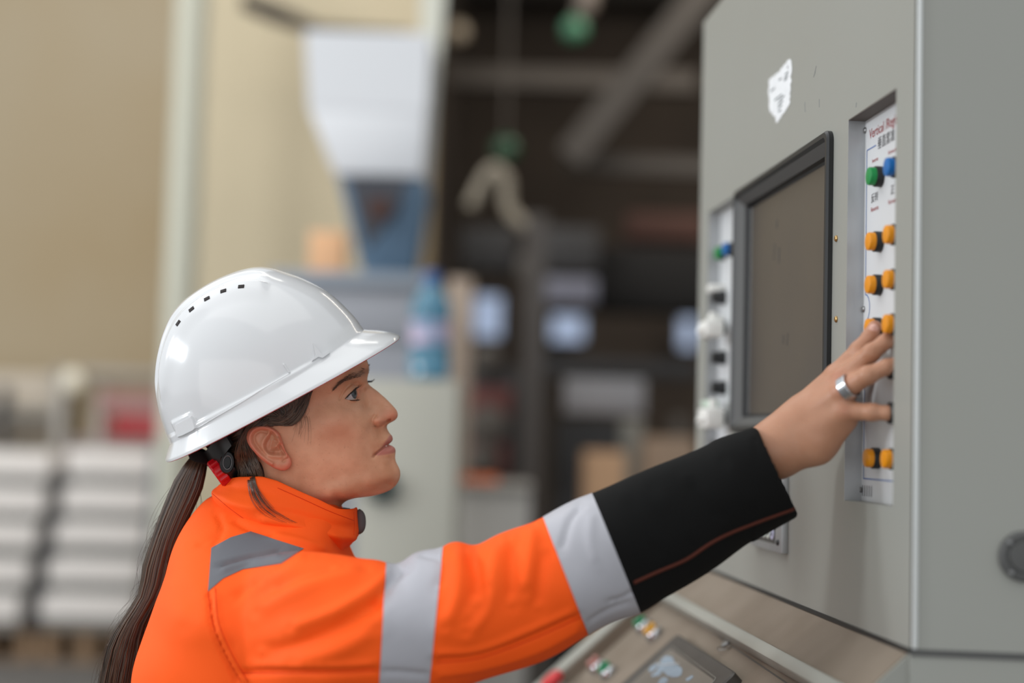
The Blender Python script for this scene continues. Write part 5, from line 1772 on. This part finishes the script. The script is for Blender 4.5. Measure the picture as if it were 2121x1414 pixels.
# ---------------------------------------------------------------- membrane keypad
kp = empty('keypad', fpt(fs(1600, 1100)[0], fs(1600, 1145)[1]), 'small dark keypad with pale round keys in a metal frame, under the black sleeve', 'keypad')
k_s0, k_z0 = fs(1632, 1147, 0.0); k_s1, _ = fs(1566, 1128, 0.0); k_z1 = fs(1633, 985)[1]
kc = fpt((k_s0 + k_s1) / 2, (k_z0 + k_z1) / 2, 0.004)
box_part('frame', kc, dF * abs(k_s1 - k_s0) / 2, up3 * (k_z1 - k_z0) / 2, nF * .004, M_ALU, kp, bevel=.001)
ks = abs(k_s1 - k_s0)
mc = kc + nF * .0042
kb = (k_z1 - k_z0) / 2
box_part('membrane', mc + up3 * .0 + dF * .004, dF * (ks / 2 - .023), up3 * (kb - .0095), nF * .0005, mat('membrane_dark', (58, 56, 54), rough=.4), kp)
M_KEY = mat('key_pale', (214, 222, 214), rough=.4); M_KEY2 = mat('key_lilac', (196, 198, 226), rough=.4)
nk, nrow = 6, 4
for i in range(nk):
    for j in range(nrow):
        c = mc + nF * .0006 + dF * (-ks / 2 + .036 + .0172 * i) + up3 * (-kb + .0205 + j * .024)
        k_ = MB().lathe(c, nF, [(0, .0068), (.0008, .0064), (.0009, 1e-5)], 20).build('key', M_KEY if (i + j) % 3 else M_KEY2, kp, smooth=True, auto=30)
        if j == 0:
            MB().lathe(c + nF * .0009, nF, [(0, .003), (.0002, .003)], 10).build('key_symbol', M_INKB, k_)
for sx_ in (-1, 1):
    screw(mc + dF * (sx_ * (ks / 2 - .013)) - up3 * (kb - .012), nF, .0035, M_BEZEL, kp)

# ================================================================== SLOPING CONSOLE DESK
e1 = on_plane(1800, 1414, prof[-1], nS) - bot_c
dD = nrm(e1)                                                 # down the slope
dD = nrm(dD - dF * (dD @ dF))
nD = nrm(np.cross(dF, dD)); nD = nD if nD[2] > 0 else -nD
desk_o = bot_c - up3 * 0.004
def dk(px, py, off=0.0):
    return on_plane(px, py, desk_o + nD * off, nD)
def dst(px, py, off=0.0):
    q = dk(px, py, off) - desk_o
    return float(q @ dF), float(q @ dD)
def dp(s, t_, off=0.0):
    return desk_o + dF * s + dD * t_ + nD * off
desk = empty('console_desk', np.array((*(dp(s_far / 2, 0.3))[:2], 0.0)), 'dusty sloping console desk below the cabinet, with a metal rail and pale frame', 'console')
s_end = dst(1225, 1322)[0]
LD = 0.62
rail_t = dst(1400, 1237)[1]
th = 0.02
mb = MB()
def slab(name, s0, s1, t0, t1, o0, o1, m, bevel=0.0):
    p = [dp(s0, t0, o0), dp(s1, t0, o0), dp(s1, t1, o0), dp(s0, t1, o0), dp(s0, t0, o1), dp(s1, t0, o1), dp(s1, t1, o1), dp(s0, t1, o1)]
    return MB().hexa(p).build(name, m, desk, smooth=bevel > 0, bevel=bevel, auto=40)
slab('desk_strip', 0.0, s_end, 0.0, rail_t, -th, 0.0, M_DUST)
PD = -0.017                                                 # depth of the sunk panel
slab('desk_panel', 0.004, s_end - 0.03, rail_t, LD, PD - .015, PD, M_DUST)
slab('rail', 0.0, s_end - .02, rail_t - 0.004, rail_t + 0.012, PD, 0.004, M_GREYP, .003)
slab('frame_edge', s_end - 0.055, s_end, rail_t - .004, LD, -0.03, 0.006, M_GREYP, .003)
slab('frame_wall', s_end - 0.058, s_end - .0552, rail_t + .012, LD, PD, 0.002, M_DUST)
slab('frame_edge', 0.0, s_end, LD, LD + 0.03, -0.03, 0.006, M_GREYP, .003)
# body under the desk
A = [dp(0.002, 0.004, -.044), dp(s_end, 0.004, -.044), dp(s_end, LD + .03, -.044), dp(0.002, LD + .03, -.044)]
Bq = [np.array((*q[:2], 0.0)) for q in A]
MB().hexa(Bq + A).build('desk_body', M_CAB, desk)
# grey end of the desk, flush with the cabinet's end face
ep = [dp(0, -.001, -.001), dp(0, LD + .03, -.001)]
ep += [ep[1] * np.array((1, 1, 0)), ep[0] * np.array((1, 1, 0))]
eo_ = [q - dF * .003 for q in ep]
MB().add(ep + eo_, [(0, 1, 2, 3), (7, 6, 5, 4)] + [(i, (i + 1) % 4, 4 + (i + 1) % 4, 4 + i) for i in range(4)]).build('desk_end', M_CAB, desk)
# groove with a key lock
gq = [dk(1412, 1258, PD + .0005), dk(1505, 1330, PD + .0005), dk(1700, 1462, PD + .0005)]
MB().tube(gq, 0.0007, 5).build('panel_joint', M_BEZEL2, desk)
kl = MB().lathe(dk(1506, 1333, PD), nD, [(0, .0075), (.003, .0075), (.004, .006), (.004, 1e-5)], 20).build('panel_lock', M_STEEL, desk, smooth=True, auto=30)
a = np.linspace(0, 2 * PI, 21)
cc_ = dk(1500, 1341, PD + .003)
MB().tube(cc_ + np.outer(np.cos(a), dF * .011) + np.outer(np.sin(a), dD * .008 + nD * .004), .0007, 5, cap=False).build('key_ring', M_STEEL, kl, smooth=True)
# touch panel on the desk
tp_ = empty('touch_panel', dk(1400, 1400), 'dark framed touch panel with hand smears, lying in the sloping console desk', 'touch panel')
c_tl = dst(1403, 1311, PD + .014); c_tr = dst(1523, 1391, PD + .014)
t_top = (c_tl[1] + c_tr[1]) / 2
t_s1, t_s0 = c_tl[0], c_tr[0]
HT = abs(t_s1 - t_s0) * 0.72
def tring(ds, dt, o):
    out = []
    r = .008
    for cx, cy, a0 in ((t_s1 - ds - r, t_top + HT - dt - r, 0), (t_s0 + ds + r, t_top + HT - dt - r, PI / 2), (t_s0 + ds + r, t_top + dt + r, PI), (t_s1 - ds - r, t_top + dt + r, 1.5 * PI)):
        for k in range(6):
            an = a0 + PI / 2 * k / 5
            out.append(dp(cx + r * math.cos(an), cy + r * math.sin(an), o + PD + .008))
    return np.array(out)
M_TP = mat('panel_frame_dark', (66, 62, 58), rough=.5, var=.1, vscale=20)
rings_part('bezel', [tring(0, 0, -.008), tring(0, 0, .004), tring(.002, .002, .006), tring(.03, .02, .006), tring(.032, .022, .005)], M_TP, tp_)
M_TSCR = mat('smeared_glass', (112, 106, 98), rough=.35, var=.08, vscale=12)
sg = tring(.031, .021, .0052)
MB().add(list(sg) + list(sg - nD * .003), [tuple(range(len(sg))), tuple(range(len(sg), 2 * len(sg)))[::-1]]).build('screen', M_TSCR, tp_)
lnb = MB(); lq = tring(.028, .0185, .0062)
lnb.tube(np.concatenate([lq, lq[:1]]), .0004, 4, cap=False); lnb.build('frame_line', M_GREYP, tp_)
M_SMEAR = mat('hand_smear', (140, 156, 170), rough=.6, var=.1, vscale=40)
for pts_ in ([(1368, 1368), (1378, 1358), (1392, 1360), (1398, 1372), (1412, 1384), (1410, 1398), (1396, 1402), (1382, 1398), (1372, 1390), (1366, 1398), (1348, 1400), (1360, 1388)], [(1366, 1408), (1374, 1402), (1384, 1406), (1376, 1416), (1362, 1418)], [(1420, 1406), (1434, 1398), (1436, 1401), (1424, 1410)], [(1344, 1384), (1362, 1372), (1364, 1376), (1348, 1392)]):
    cp_ = catmull(np.array(pts_, float), 3, closed=True)
    tq = [dk(x, y, PD + .0135) for x, y in cp_]; bq = [q - nD * .0004 for q in tq]; k = len(tq)
    MB().add(tq + bq, [tuple(range(k)), tuple(range(k, 2 * k))[::-1]] + [(i, (i + 1) % k, k + (i + 1) % k, k + i) for i in range(k)]).build('hand_smear', M_SMEAR, tp_)
MB().tube([dk(1361, 1374, PD + .0142), dk(1376, 1376, PD + .0142), dk(1407, 1373, PD + .0142)], .0005, 4).build('scratch_mark', M_WHITEP, tp_)
M_CHROME = mat('chrome', (200, 202, 206), rough=.18, metal=1.0)
M_GRN2 = mat('selector_green', (22, 128, 84), rough=.4); M_YEL2 = mat('selector_yellow', (216, 158, 50), rough=.4); M_RED2 = mat('stop_red', (190, 22, 30), rough=.4)
def desk_button(px, py, m, lab, col):
    c = dk(px, py, PD)
    o = empty('desk_button', c, lab, 'button', 'buttons on the console desk')
    MB().lathe(c, nD, [(0, .0135), (.006, .0135), (.010, .0125), (.012, .0105), (.0115, .009)], 24).build('collar', M_CHROME, o, smooth=True, auto=35)
    MB().lathe(c, nD, [(.004, .0098), (.018, .0098), (.0195, .0085), (.0195, 1e-5)], 22).build('cap', m, o, smooth=True, auto=35)
    MB().lathe(c + nD * .0195, nD, [(0, .0022), (.0035, .002), (.0035, 1e-5)], 10).build('marker', M_BEZEL, o)
desk_button(1338, 1302, M_GRN2, 'green button with chrome collar, upper left corner of the sloping desk', 'g')
desk_button(1360, 1319, M_YEL2, 'yellow button with chrome collar beside the dark touch panel', 'y')
desk_button(1243, 1386, mat('selector_pale_red', (176, 120, 112), rough=.4), 'faded red button with chrome collar, lower left on the sloping desk', 'r')
desk_button(1265, 1398, M_GRN2, 'dark green button with chrome collar left of the dark touch panel', 'g')
c = dk(1168, 1440, PD)
o = empty('stop_button', c, 'red mushroom stop button at the lower edge of the sloping desk', 'button', 'buttons on the console desk')
MB().lathe(c, nD, [(0, .013), (.022, .013), (.022, .011)], 22).build('collar', M_CHROME, o, smooth=True, auto=35)
MB().lathe(c, nD, [(.020, .011), (.024, .020), (.032, .020), (.036, .014), (.037, 1e-5)], 24).build('cap', M_RED2, o, smooth=True, auto=35)
# ================================================================== BACKGROUND, well behind the focus
def sz(px, D):
    return px * D / F
def bgbox(name, x0, y0, x1, y1, D, depth, m, parent=None, bevel=0.004, down=False):
    """box whose front face fills these pixels at distance D"""
    a, b = P(x0, (y0 + y1) / 2, D), P(x1, (y0 + y1) / 2, D)
    zt_, zb_ = P((x0 + x1) / 2, y0, D)[2], P((x0 + x1) / 2, y1, D)[2]
    if down: zb_ = 0.0
    c = np.array(((a[0] + b[0]) / 2, a[1] + depth / 2, (zt_ + zb_) / 2))
    return box_part(name, c, (abs(b[0] - a[0]) / 2, 0, 0), (0, depth / 2, 0), (0, 0, abs(zt_ - zb_) / 2), m, parent, bevel=bevel)
def base_of(x0, x1, y1, D, depth, z=None):
    a, b = P(x0, y1, D), P(x1, y1, D)
    return np.array(((a[0] + b[0]) / 2, a[1] + depth / 2, a[2] if z is None else z))

M_POST = mat('post_grey_green', (176, 176, 162), rough=0.5)
M_WSHEET = mat('white_sheet_metal', (208, 210, 214), rough=0.4)
M_CREAM = mat('cream_panel', (180, 168, 142), rough=0.7, var=0.04, vscale=1.0)
M_BLUEG = mat('blue_grey', (92, 118, 142), rough=0.5)
M_DKBL = mat('funnel_shade', (54, 56, 64), rough=0.6)
M_TABLE = mat('machine_grey', (142, 144, 151), rough=0.5)
M_BEIGEG = mat('beige_grey_cabinet', (168, 166, 155), rough=0.5)
M_ORBX = mat('orange_carton', (214, 168, 128), rough=0.8)
M_WOOD = mat('pallet_wood', (128, 104, 80), rough=0.85, var=0.15, vscale=10)
M_BOARD = mat('white_boards', (214, 209, 205), rough=0.7, var=0.03, vscale=6)
M_GREYB = mat('side_shade_rail_grey', (128, 127, 122), rough=0.8)
M_DKG = mat('dark_spacer', (52, 52, 54), rough=0.8)
M_REDM = mat('red_machine_paint', (150, 6, 18), rough=0.45)
M_PINK = mat('faded_pink_paint', (146, 108, 104), rough=0.6)
M_GRAIL = mat('galvanised_rail', (150, 146, 140), rough=0.5)
M_PALE = mat('pale_highlight', (220, 214, 196), rough=0.3)
M_BROWN = mat('brown_beam', (62, 56, 50), rough=0.7)
M_RUST = mat('rust_beam', (66, 38, 28), rough=0.8)
M_IVORY = mat('ivory_pipe', (136, 127, 112), rough=0.5)
M_LGREY = mat('light_grey_beam', (142, 140, 142), rough=0.5)
M_TAN = mat('tan_carton', (190, 152, 118), rough=0.85)
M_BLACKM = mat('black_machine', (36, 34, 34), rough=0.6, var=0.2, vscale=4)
M_DRED = mat('dark_red_machine', (92, 44, 38), rough=0.6)
M_GRNL = mat('green_lamp_glass', (58, 112, 84), rough=0.3)
M_GRND = mat('dark_green_lamp', (26, 66, 42), rough=0.3)

# column in front of the beige wall
D = 7.6
a, b = P(405, -80, D), P(372, 640, D)
col_ = empty('support_column', np.array((b[0], b[1], 0)), 'pale grey green column in front of the beige wall, behind the helmet', 'column')
x_ = (a[0] + b[0]) / 2
MB().lathe((b[0], b[1], 0.02), (0, 0, 1), [(0, sz(34, D)), (4.6, sz(34, D))], 24).build('shaft', M_POST, col_, smooth=True, auto=40)
box_part('base_plate', (b[0], b[1], 0.01), (.2, 0, 0), (0, .2, 0), (0, 0, .01), M_DARKS, col_)
# cream partition behind the hopper
part_ = bgbox('cream_partition', 418, -60, 868, 640, 8.4, 0.12, M_CREAM, down=True)
tag(part_, 'cream partition panel between the pale column and the white hopper', 'partition')
# dark pipe at its top
a, b = P(505, 2, 8.0), P(660, 62, 8.0)
pp = MB().tube([a, a * .6 + b * .4, b, b + np.array((.5, .1, .02))], [.05, .06, .035, .02], 12).build('hose', mat('hose_dark', (72, 64, 54), rough=.7), smooth=True)
tag(pp, 'dark hose hanging at the top of the cream partition', 'hose')

# white hopper with blue funnel
D = 6.0
hop = empty('hopper', base_of(690, 885, 560, D, .4), 'white tapering machine hopper with a blue grey funnel, above the bottle', 'hopper')
def frust(x0, x1, y0, x2, x3, y1, D, d0, d1):
    def rc(xa, xb, y, dep):
        a, b = P(xa, y, D), P(xb, y, D); z = (a[2] + b[2]) / 2
        cy = a[1] + .25
        return [np.array((a[0], cy - dep / 2, z)), np.array((b[0], cy - dep / 2, z)), np.array((b[0], cy + dep / 2, z)), np.array((a[0], cy + dep / 2, z))]
    return rc(x2, x3, y1, d1) + rc(x0, x1, y0, d0)
MB().hexa(frust(630, 892, 64, 638, 884, 225, D, .48, .48)).build('bin', M_WSHEET, hop)
MB().hexa(frust(638, 884, 225, 692, 874, 362, D, .48, .478)).build('bin_taper', M_WSHEET, hop, smooth=True, bevel=.01, auto=40)
MB().hexa(frust(697, 882, 366, 744, 852, 560, D, .42, .26)).build('funnel', M_BLUEG, hop, smooth=True, bevel=.01, auto=40)
MB().hexa([P(720, 372, 5.98), P(846, 372, 5.98), P(824, 440, 5.98), P(760, 516, 5.98)] + [q - np.array((0, .03, 0)) for q in (P(720, 372, 5.98), P(846, 372, 5.98), P(824, 440, 5.98), P(760, 516, 5.98))]).build('funnel_shadow', M_DKBL, hop)  # dark sheet painted for the shadow inside the funnel
MB().lathe(P(786, 432, 5.9), (0, -1, 0), [(0, .045), (.03, .045), (.03, 1e-4)], 20).build('red_cap', M_RUST, hop, smooth=True, auto=30)
lg = MB().hexa([P(868, 362, 6.4), P(892, 362, 6.4), P(892, 362, 6.5), P(868, 362, 6.5), P(872, -60, 6.4), P(926, -60, 6.4), P(926, -60, 6.5), P(872, -60, 6.5)]).build('hopper_beam', mat('pale_beam', (196, 196, 184), rough=.5))
tag(lg, 'pale narrow leaning beam on the right side of the white hopper', 'beam')
# machine table below
tab_ = empty('machine_table', base_of(560, 905, 800, 5.6, .8, 0.0), 'grey blue machine body under the funnel, behind the helmet visor', 'machine')
bgbox('top', 556, 562, 905, 592, 5.6, .8, mat('table_top_blue', (132, 140, 150), rough=.5), tab_)
bgbox('body', 566, 592, 895, 800, 5.62, .76, M_TABLE, tab_, down=True)
bgbox('drawer_front', 600, 620, 860, 700, 5.6, .02, M_TABLE, tab_)
oc = bgbox('carton', 640, 478, 712, 562, 5.7, .16, M_ORBX)
tag(oc, 'orange tan carton standing on the grey blue machine left of the funnel', 'box')
# beige cabinet with bottle
cb = empty('side_cabinet', base_of(742, 945, 790, 4.8, .6, 0.0), 'beige grey cabinet behind the face, with a water bottle on top', 'cabinet')
bgbox('body', 742, 786, 945, 1000, 4.8, .6, M_BEIGEG, cb, down=True)
bgbox('door', 752, 800, 938, 1330, 4.785, .015, M_BEIGEG, cb)
MB().lathe(P(792, 1008, 4.78), (0, -1, 0), [(0, .02), (.02, .02), (.02, .055), (.035, .055), (.04, .045), (.04, 1e-4)], 28).build('knob', mat('dark_green_knob', (44, 56, 54), rough=.5), cb, smooth=True, auto=30)
bt = P(888, 787, 4.98); 
bot = empty('water_bottle', bt, 'clear blue plastic water bottle with blue cap on the beige cabinet', 'bottle')
M_PET = mat('clear_blue_plastic', (98, 158, 186), rough=.08, trans=0.5, spec=.6)
rb = sz(42, 4.98)
k = sz(1, 4.98)
MB().lathe(bt + np.array((0, 0, .001)), (0, 0, 1), [(0, rb * .8), (6 * k, rb), (55 * k, rb), (60 * k, rb * .93), (66 * k, rb), (120 * k, rb), (126 * k, rb * .93), (132 * k, rb), (160 * k, rb * .95), (182 * k, rb * .62), (196 * k, rb * .36), (202 * k, rb * .36)], 32).build('body', M_PET, bot, smooth=True, auto=50)
MB().lathe(bt + np.array((0, 0, 200 * k)), (0, 0, 1), [(0, rb * .40), (24 * k, rb * .40), (26 * k, rb * .34), (26 * k, 1e-4)], 24).build('cap', mat('bottle_cap_blue', (34, 84, 146), rough=.4), bot, smooth=True, auto=40)
MB().lathe(bt + np.array((0, 0, 72 * k)), (0, 0, 1), [(0, rb * 1.01), (48 * k, rb * 1.01)], 32, cap=False).build('label', mat('bottle_label', (96, 146, 178), rough=.5, col2=(206, 170, 190), vscale=14), bot, smooth=True)
# lower grey cabinet further right
c2_ = empty('low_cabinet', base_of(948, 1098, 1010, 5.6, .6, 0.0), 'low grey cabinet behind the outstretched orange sleeve', 'cabinet')
bgbox('body', 950, 1012, 1098, 1120, 5.6, .6, mat('cabinet_grey_b', (170, 166, 160), rough=.5), c2_, down=True)
bgbox('top', 945, 1004, 1102, 1014, 5.58, .64, M_GRAIL, c2_)
tag(bgbox('orange_tray', 952, 986, 1030, 1004, 5.75, .12, mat('tray_orange', (216, 108, 52), rough=.5)), 'small orange tray lying on the low grey cabinet', 'tray')
# tan panel left of the dark machines
tag(bgbox('tan_pillar', 925, 575, 975, 800, 6.9, .2, mat('tan_pillar', (178, 160, 144), rough=.7), down=True), 'tan pillar right of the blue capped bottle', 'pillar')

# ---- the dark press in the middle distance
pr = empty('printing_press', np.array((*P(1180, 900, 8.0)[:2], 0.0)), 'dark printing press in the shadowed hall behind the arm', 'machine')
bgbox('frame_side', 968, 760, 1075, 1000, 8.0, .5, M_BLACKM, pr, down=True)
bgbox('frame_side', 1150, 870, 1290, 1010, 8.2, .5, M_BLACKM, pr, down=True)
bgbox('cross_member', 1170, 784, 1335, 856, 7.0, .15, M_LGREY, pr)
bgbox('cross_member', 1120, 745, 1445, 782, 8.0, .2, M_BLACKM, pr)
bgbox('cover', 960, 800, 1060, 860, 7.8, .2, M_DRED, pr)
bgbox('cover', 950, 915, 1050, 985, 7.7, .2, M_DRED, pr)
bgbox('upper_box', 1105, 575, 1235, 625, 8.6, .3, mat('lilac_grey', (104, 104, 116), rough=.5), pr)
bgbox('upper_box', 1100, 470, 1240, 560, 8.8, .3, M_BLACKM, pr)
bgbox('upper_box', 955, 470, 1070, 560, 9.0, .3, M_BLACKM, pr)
for x, y, r in ((1012, 880, 40), (1000, 950, 32), (1100, 560, 30), (1010, 745, 28)):
    p = P(x, y, 7.9)
    MB().lathe(p - np.array((.0, .25, 0)), (0, 1, 0), [(0, sz(r * .6, 7.9)), (.02, sz(r, 7.9)), (.4, sz(r, 7.9)), (.42, sz(r * .6, 7.9))], 24).build('roller', M_DARKS, pr, smooth=True, auto=40)
bgbox('leg', 1290, 868, 1330, 1010, 7.4, .15, mat('frame_grey', (136, 134, 126), rough=.6), pr, down=True)
bgbox('leg', 1395, 860, 1420, 1010, 7.4, .15, M_DARKS, pr, down=True)
bgbox('rail', 1300, 440, 1460, 496, 9.5, .3, M_RUST, pr)
bgbox('opening_shade', 1228, 512, 1470, 640, 9.0, .5, mat('shade_black', (14, 12, 11), rough=.95), pr)  # box added for a black machine opening, its shade put into the colour
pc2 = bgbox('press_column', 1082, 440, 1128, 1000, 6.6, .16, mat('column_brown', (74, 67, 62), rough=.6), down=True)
tag(pc2, 'brown grey upright column in the dark hall behind the orange sleeve', 'column')
# ivory ventilation pipe
D = 7.6
q = catmull(np.array([P(975, 430, D), P(995, 388, D), P(1022, 350, D), P(1048, 372, D), P(1052, 425, D), P(1072, 455, D), P(1100, 472, D)]), 6)
ip = MB().tube(q, sz(13, D), 14).build('ventilation_pipe', M_IVORY, smooth=True)
tag(ip, 'bent ivory pipe hanging in the dark hall right of the hopper', 'pipe')
# cartons
tag(bgbox('carton', 1212, 935, 1295, 1015, 6.6, .3, M_TAN, down=True), 'tall tan carton in the dark hall just above the black sleeve', 'box')
tag(bgbox('carton', 1335, 905, 1440, 1010, 6.9, .3, mat('brown_carton', (150, 128, 108), rough=.85), down=True), 'brown grey carton close to the left edge of the control cabinet', 'box')
# beams
def beam(p0, p1, w, m, name, lab, cat='beam', dep=None):
    d = nrm(p1 - p0); y = np.array((0, 1., 0)); s_ = nrm(np.cross(d, y)); y = np.cross(s_, d)
    c = (p0 + p1) / 2
    o = box_part(name, c, d * np.linalg.norm(p1 - p0) / 2, s_ * w / 2, y * (dep or w) / 2, m)
    return tag(o, lab, cat)
beam(P(1470, -30, 9.0), P(1180, 330, 9.0), sz(62, 9), M_BROWN, 'roof_brace', 'diagonal brown brace under the dark roof')
beam(P(1170, 338, 9.2), P(1470, 348, 9.2), sz(34, 9.2), M_BROWN, 'cross_beam', 'horizontal brown beam below the diagonal brace in the dark hall')
beam(P(930, 160, 11), P(1440, 172, 11), sz(40, 11), M_BROWN, 'roof_girder', 'long horizontal brown girder high in the dark hall')
# lamps and signs
def disc(px, py, D, r, m, name, lab, cat, n=20):
    o = MB().lathe(P(px, py, D), (0, -1, 0), [(-.03, sz(r, D) * .6), (0, sz(r, D)), (.03, sz(r, D) * .8), (.045, sz(r, D) * .4), (.045, 1e-4)], n).build(name, m, smooth=True, auto=50)
    return tag(o, lab, cat)
disc(948, 66, 10.5, 22, mat('dim_lamp_glass', (150, 138, 120), rough=.4), 'ceiling_lamp', 'dim pale round lamp high beside the leaning beam', 'lamp')
g1 = empty('signal_lamp', P(1190, 62, 9.5), 'green round lamp on a grey pipe high in the dark hall', 'lamp')
MB().lathe(P(1190, 62, 9.5), (0, -1, 0), [(-.05, .05), (0, .085), (.04, .075), (.06, .03), (.06, 1e-4)], 20).build('glass', M_GRNL, g1, smooth=True)
MB().tube([P(1196, 44, 9.55), P(1216, 6, 9.55), P(1222, -60, 9.55)], [.05, .07, .07], 12).build('pipe', mat('pipe_grey_brown', (112, 102, 94), rough=.5), g1, smooth=True)
g2 = empty('signal_lamp', P(1047, 310, 9.0), 'dark green round lamp above the bent ivory pipe', 'lamp')
MB().lathe(P(1047, 310, 9.0), (0, -1, 0), [(-.05, .05), (0, sz(28, 9.0)), (.04, .07), (.06, .03), (.06, 1e-4)], 20).build('glass', M_GRND, g2, smooth=True)
q = P(1047, 310, 9.05)
MB().tube([q, q * np.array((1, 1, 0)) + np.array((0, 0, 6.2))], .012, 8).build('stem', M_DARKS, g2)
# far lit window openings
M_LIT = mat('lit_window_glass', (60, 66, 76), rough=.3, emit=((168, 184, 212), 0.8))
for i, (x, y, w, hh) in enumerate([(1010, 655, 62, 84), (1176, 680, 74, 50), (1425, 690, 40, 60)]):
    D = 15.0
    wn = empty('window_%d' % (i + 1), P(x, y + hh / 2, D), None, None); wn['kind'] = 'structure'
    bgbox('pane', x - w / 2, y - hh / 2, x + w / 2, y + hh / 2, D, .03, M_LIT, wn, bevel=0)
    for sx_ in (-1, 1):
        bgbox('window_frame', x + sx_ * w / 2 - 4, y - hh / 2 - 4, x + sx_ * w / 2 + 4, y + hh / 2 + 4, D - .02, .06, M_DARKS, wn, bevel=0)

# ---- stacks of white boards on pallets, left
rows = [(932, 986), (1006, 1060), (1080, 1130), (1154, 1206), (1228, 1282)]
gaps = [(986, 1006), (1060, 1080), (1130, 1154), (1206, 1228), (1282, 1304)]
D = 9.0
M_GREYB = mat('side_shade_rail_grey', (112, 111, 107), rough=0.8)
names = ['topmost', 'second', 'middle', 'fourth', 'lowest']
for st_, xs in (('right', [(138, 312), (128, 306), (112, 298), (98, 290), (82, 282)]), ('left', [(-150, 104), (-150, 92), (-150, 74), (-150, 58), (-150, 40)])):
    for k, ((y0, y1), (x0, x1)) in enumerate(zip(rows, xs)):
        lab = ('%s white board bundle of the %s stack on the pallets at left' % (names[k], 'right' if st_ == 'right' else 'left'))
        r = empty('board_bundle', base_of(x0, x1, gaps[k][1], D, .6), lab, 'bundle', 'white board bundles on pallets')
        bgbox('boards', x0, y0, x1, y1, D, .6, M_BOARD, r, bevel=.006)
        bgbox('shaded_side', x0 + 5, y1 + .5, x1 - 5, gaps[k][1] - .5, D, .55, M_GREYB, r, bevel=0)  # shaded slab sides, the shade put into the grey colour
        if st_ == 'right':
            bgbox('rubber_block', x0 - 26, y1 - 3, x0 + 4, gaps[k][1] - .5, D - .02, .3, M_DKG, r, bevel=0)
zp = P(100, 1356, D)[2]
for nm, x0, x1, lab in (('right', 84, 262, 'wooden pallet under the right stack of white boards'), ('left', -150, 70, 'wooden pallet under the left stack of white boards')):
    z1, z0 = P(100, 1305, D)[2], 0.0
    r = empty('pallet', base_of(x0, x1, 1356, D, .6, 0.0), lab, 'pallet', 'wooden pallets')
    a, b = P(x0, 1330, D), P(x1, 1330, D)
    hgt = z1 - .008
    for k in range(5):
        y = a[1] + .05 + .125 * k
        box_part('deck_board', ((a[0] + b[0]) / 2, y, hgt - .011), ((b[0] - a[0]) / 2, 0, 0), (0, .05, 0), (0, 0, .011), M_WOOD, r)
    for j in (0.08, .5, .92):
        for k in (0.06, .3, .54):
            box_part('block', (a[0] + (b[0] - a[0]) * j, a[1] + k, (hgt - .022) / 2 + .01), (.05, 0, 0), (0, .05, 0), (0, 0, (hgt - .022) / 2 - .01), M_WOOD, r)
    for k in (0.06, .3, .54):
        box_part('bottom_board', ((a[0] + b[0]) / 2, a[1] + k, .01), ((b[0] - a[0]) / 2, 0, 0), (0, .05, 0), (0, 0, .01), M_WOOD, r)
tag(bgbox('steel_upright', 306, 930, 346, 1300, 8.6, .1, mat('upright_blue_grey', (112, 116, 124), rough=.6), down=True), 'blue grey steel upright behind the ponytail', 'post')
# machine with a red beam behind the stacks
rm = empty('red_machine', np.array((*P(230, 900, 9.6)[:2], 0.0)), 'machine with a bright red beam and grey rails behind the white boards', 'machine')
bgbox('red_beam', 232, 862, 520, 910, 9.78, 0.1, M_REDM, rm)
bgbox('red_body', 190, 880, 236, 905, 9.78, 0.2, mat('dull_red', (132, 60, 58), rough=.6), rm)
bgbox('pink_panel', 205, 812, 520, 862, 9.78, 0.1, M_PINK, rm)
bgbox('top_rail', 110, 766, 380, 782, 9.78, 0.08, M_GRAIL, rm)
bgbox('post', 112, 764, 134, 900, 9.78, 0.08, M_GRAIL, rm, down=True)
bgbox('post', 196, 800, 214, 900, 9.78, 0.08, M_GRAIL, rm, down=True)
bgbox('base', 136, 910, 520, 940, 9.78, 0.2, mat('base_grey', (128, 118, 114), rough=.8), rm, down=True)
gr = empty('guard_rail', np.array((*P(50, 860, 9.4)[:2], 0.0)), 'low grey guard rail at the far left against the beige wall', 'railing')
bgbox('rail', -160, 846, 110, 862, 9.78, .06, M_GREYB, gr)
bgbox('panel', -160, 770, 112, 846, 9.84, .04, mat('pale_panel', (176, 166, 152), rough=.7), gr)
bgbox('rail', -160, 876, 108, 902, 9.78, .06, mat('rail_brown_grey', (120, 112, 102), rough=.7), gr)
bgbox('post', -6, 800, 12, 930, 9.76, .06, M_DKG, gr, down=True)
MB().lathe(P(150, 790, 9.66), (0, -1, 0), [(-.06, .03), (0, sz(25, 9.6)), (.03, sz(22, 9.6)), (.05, sz(10, 9.6)), (.05, 1e-4)], 20).build('highlight_disc', M_PALE, rm, smooth=True, auto=50)  # disc added for a bright blurred highlight, no lamp known there
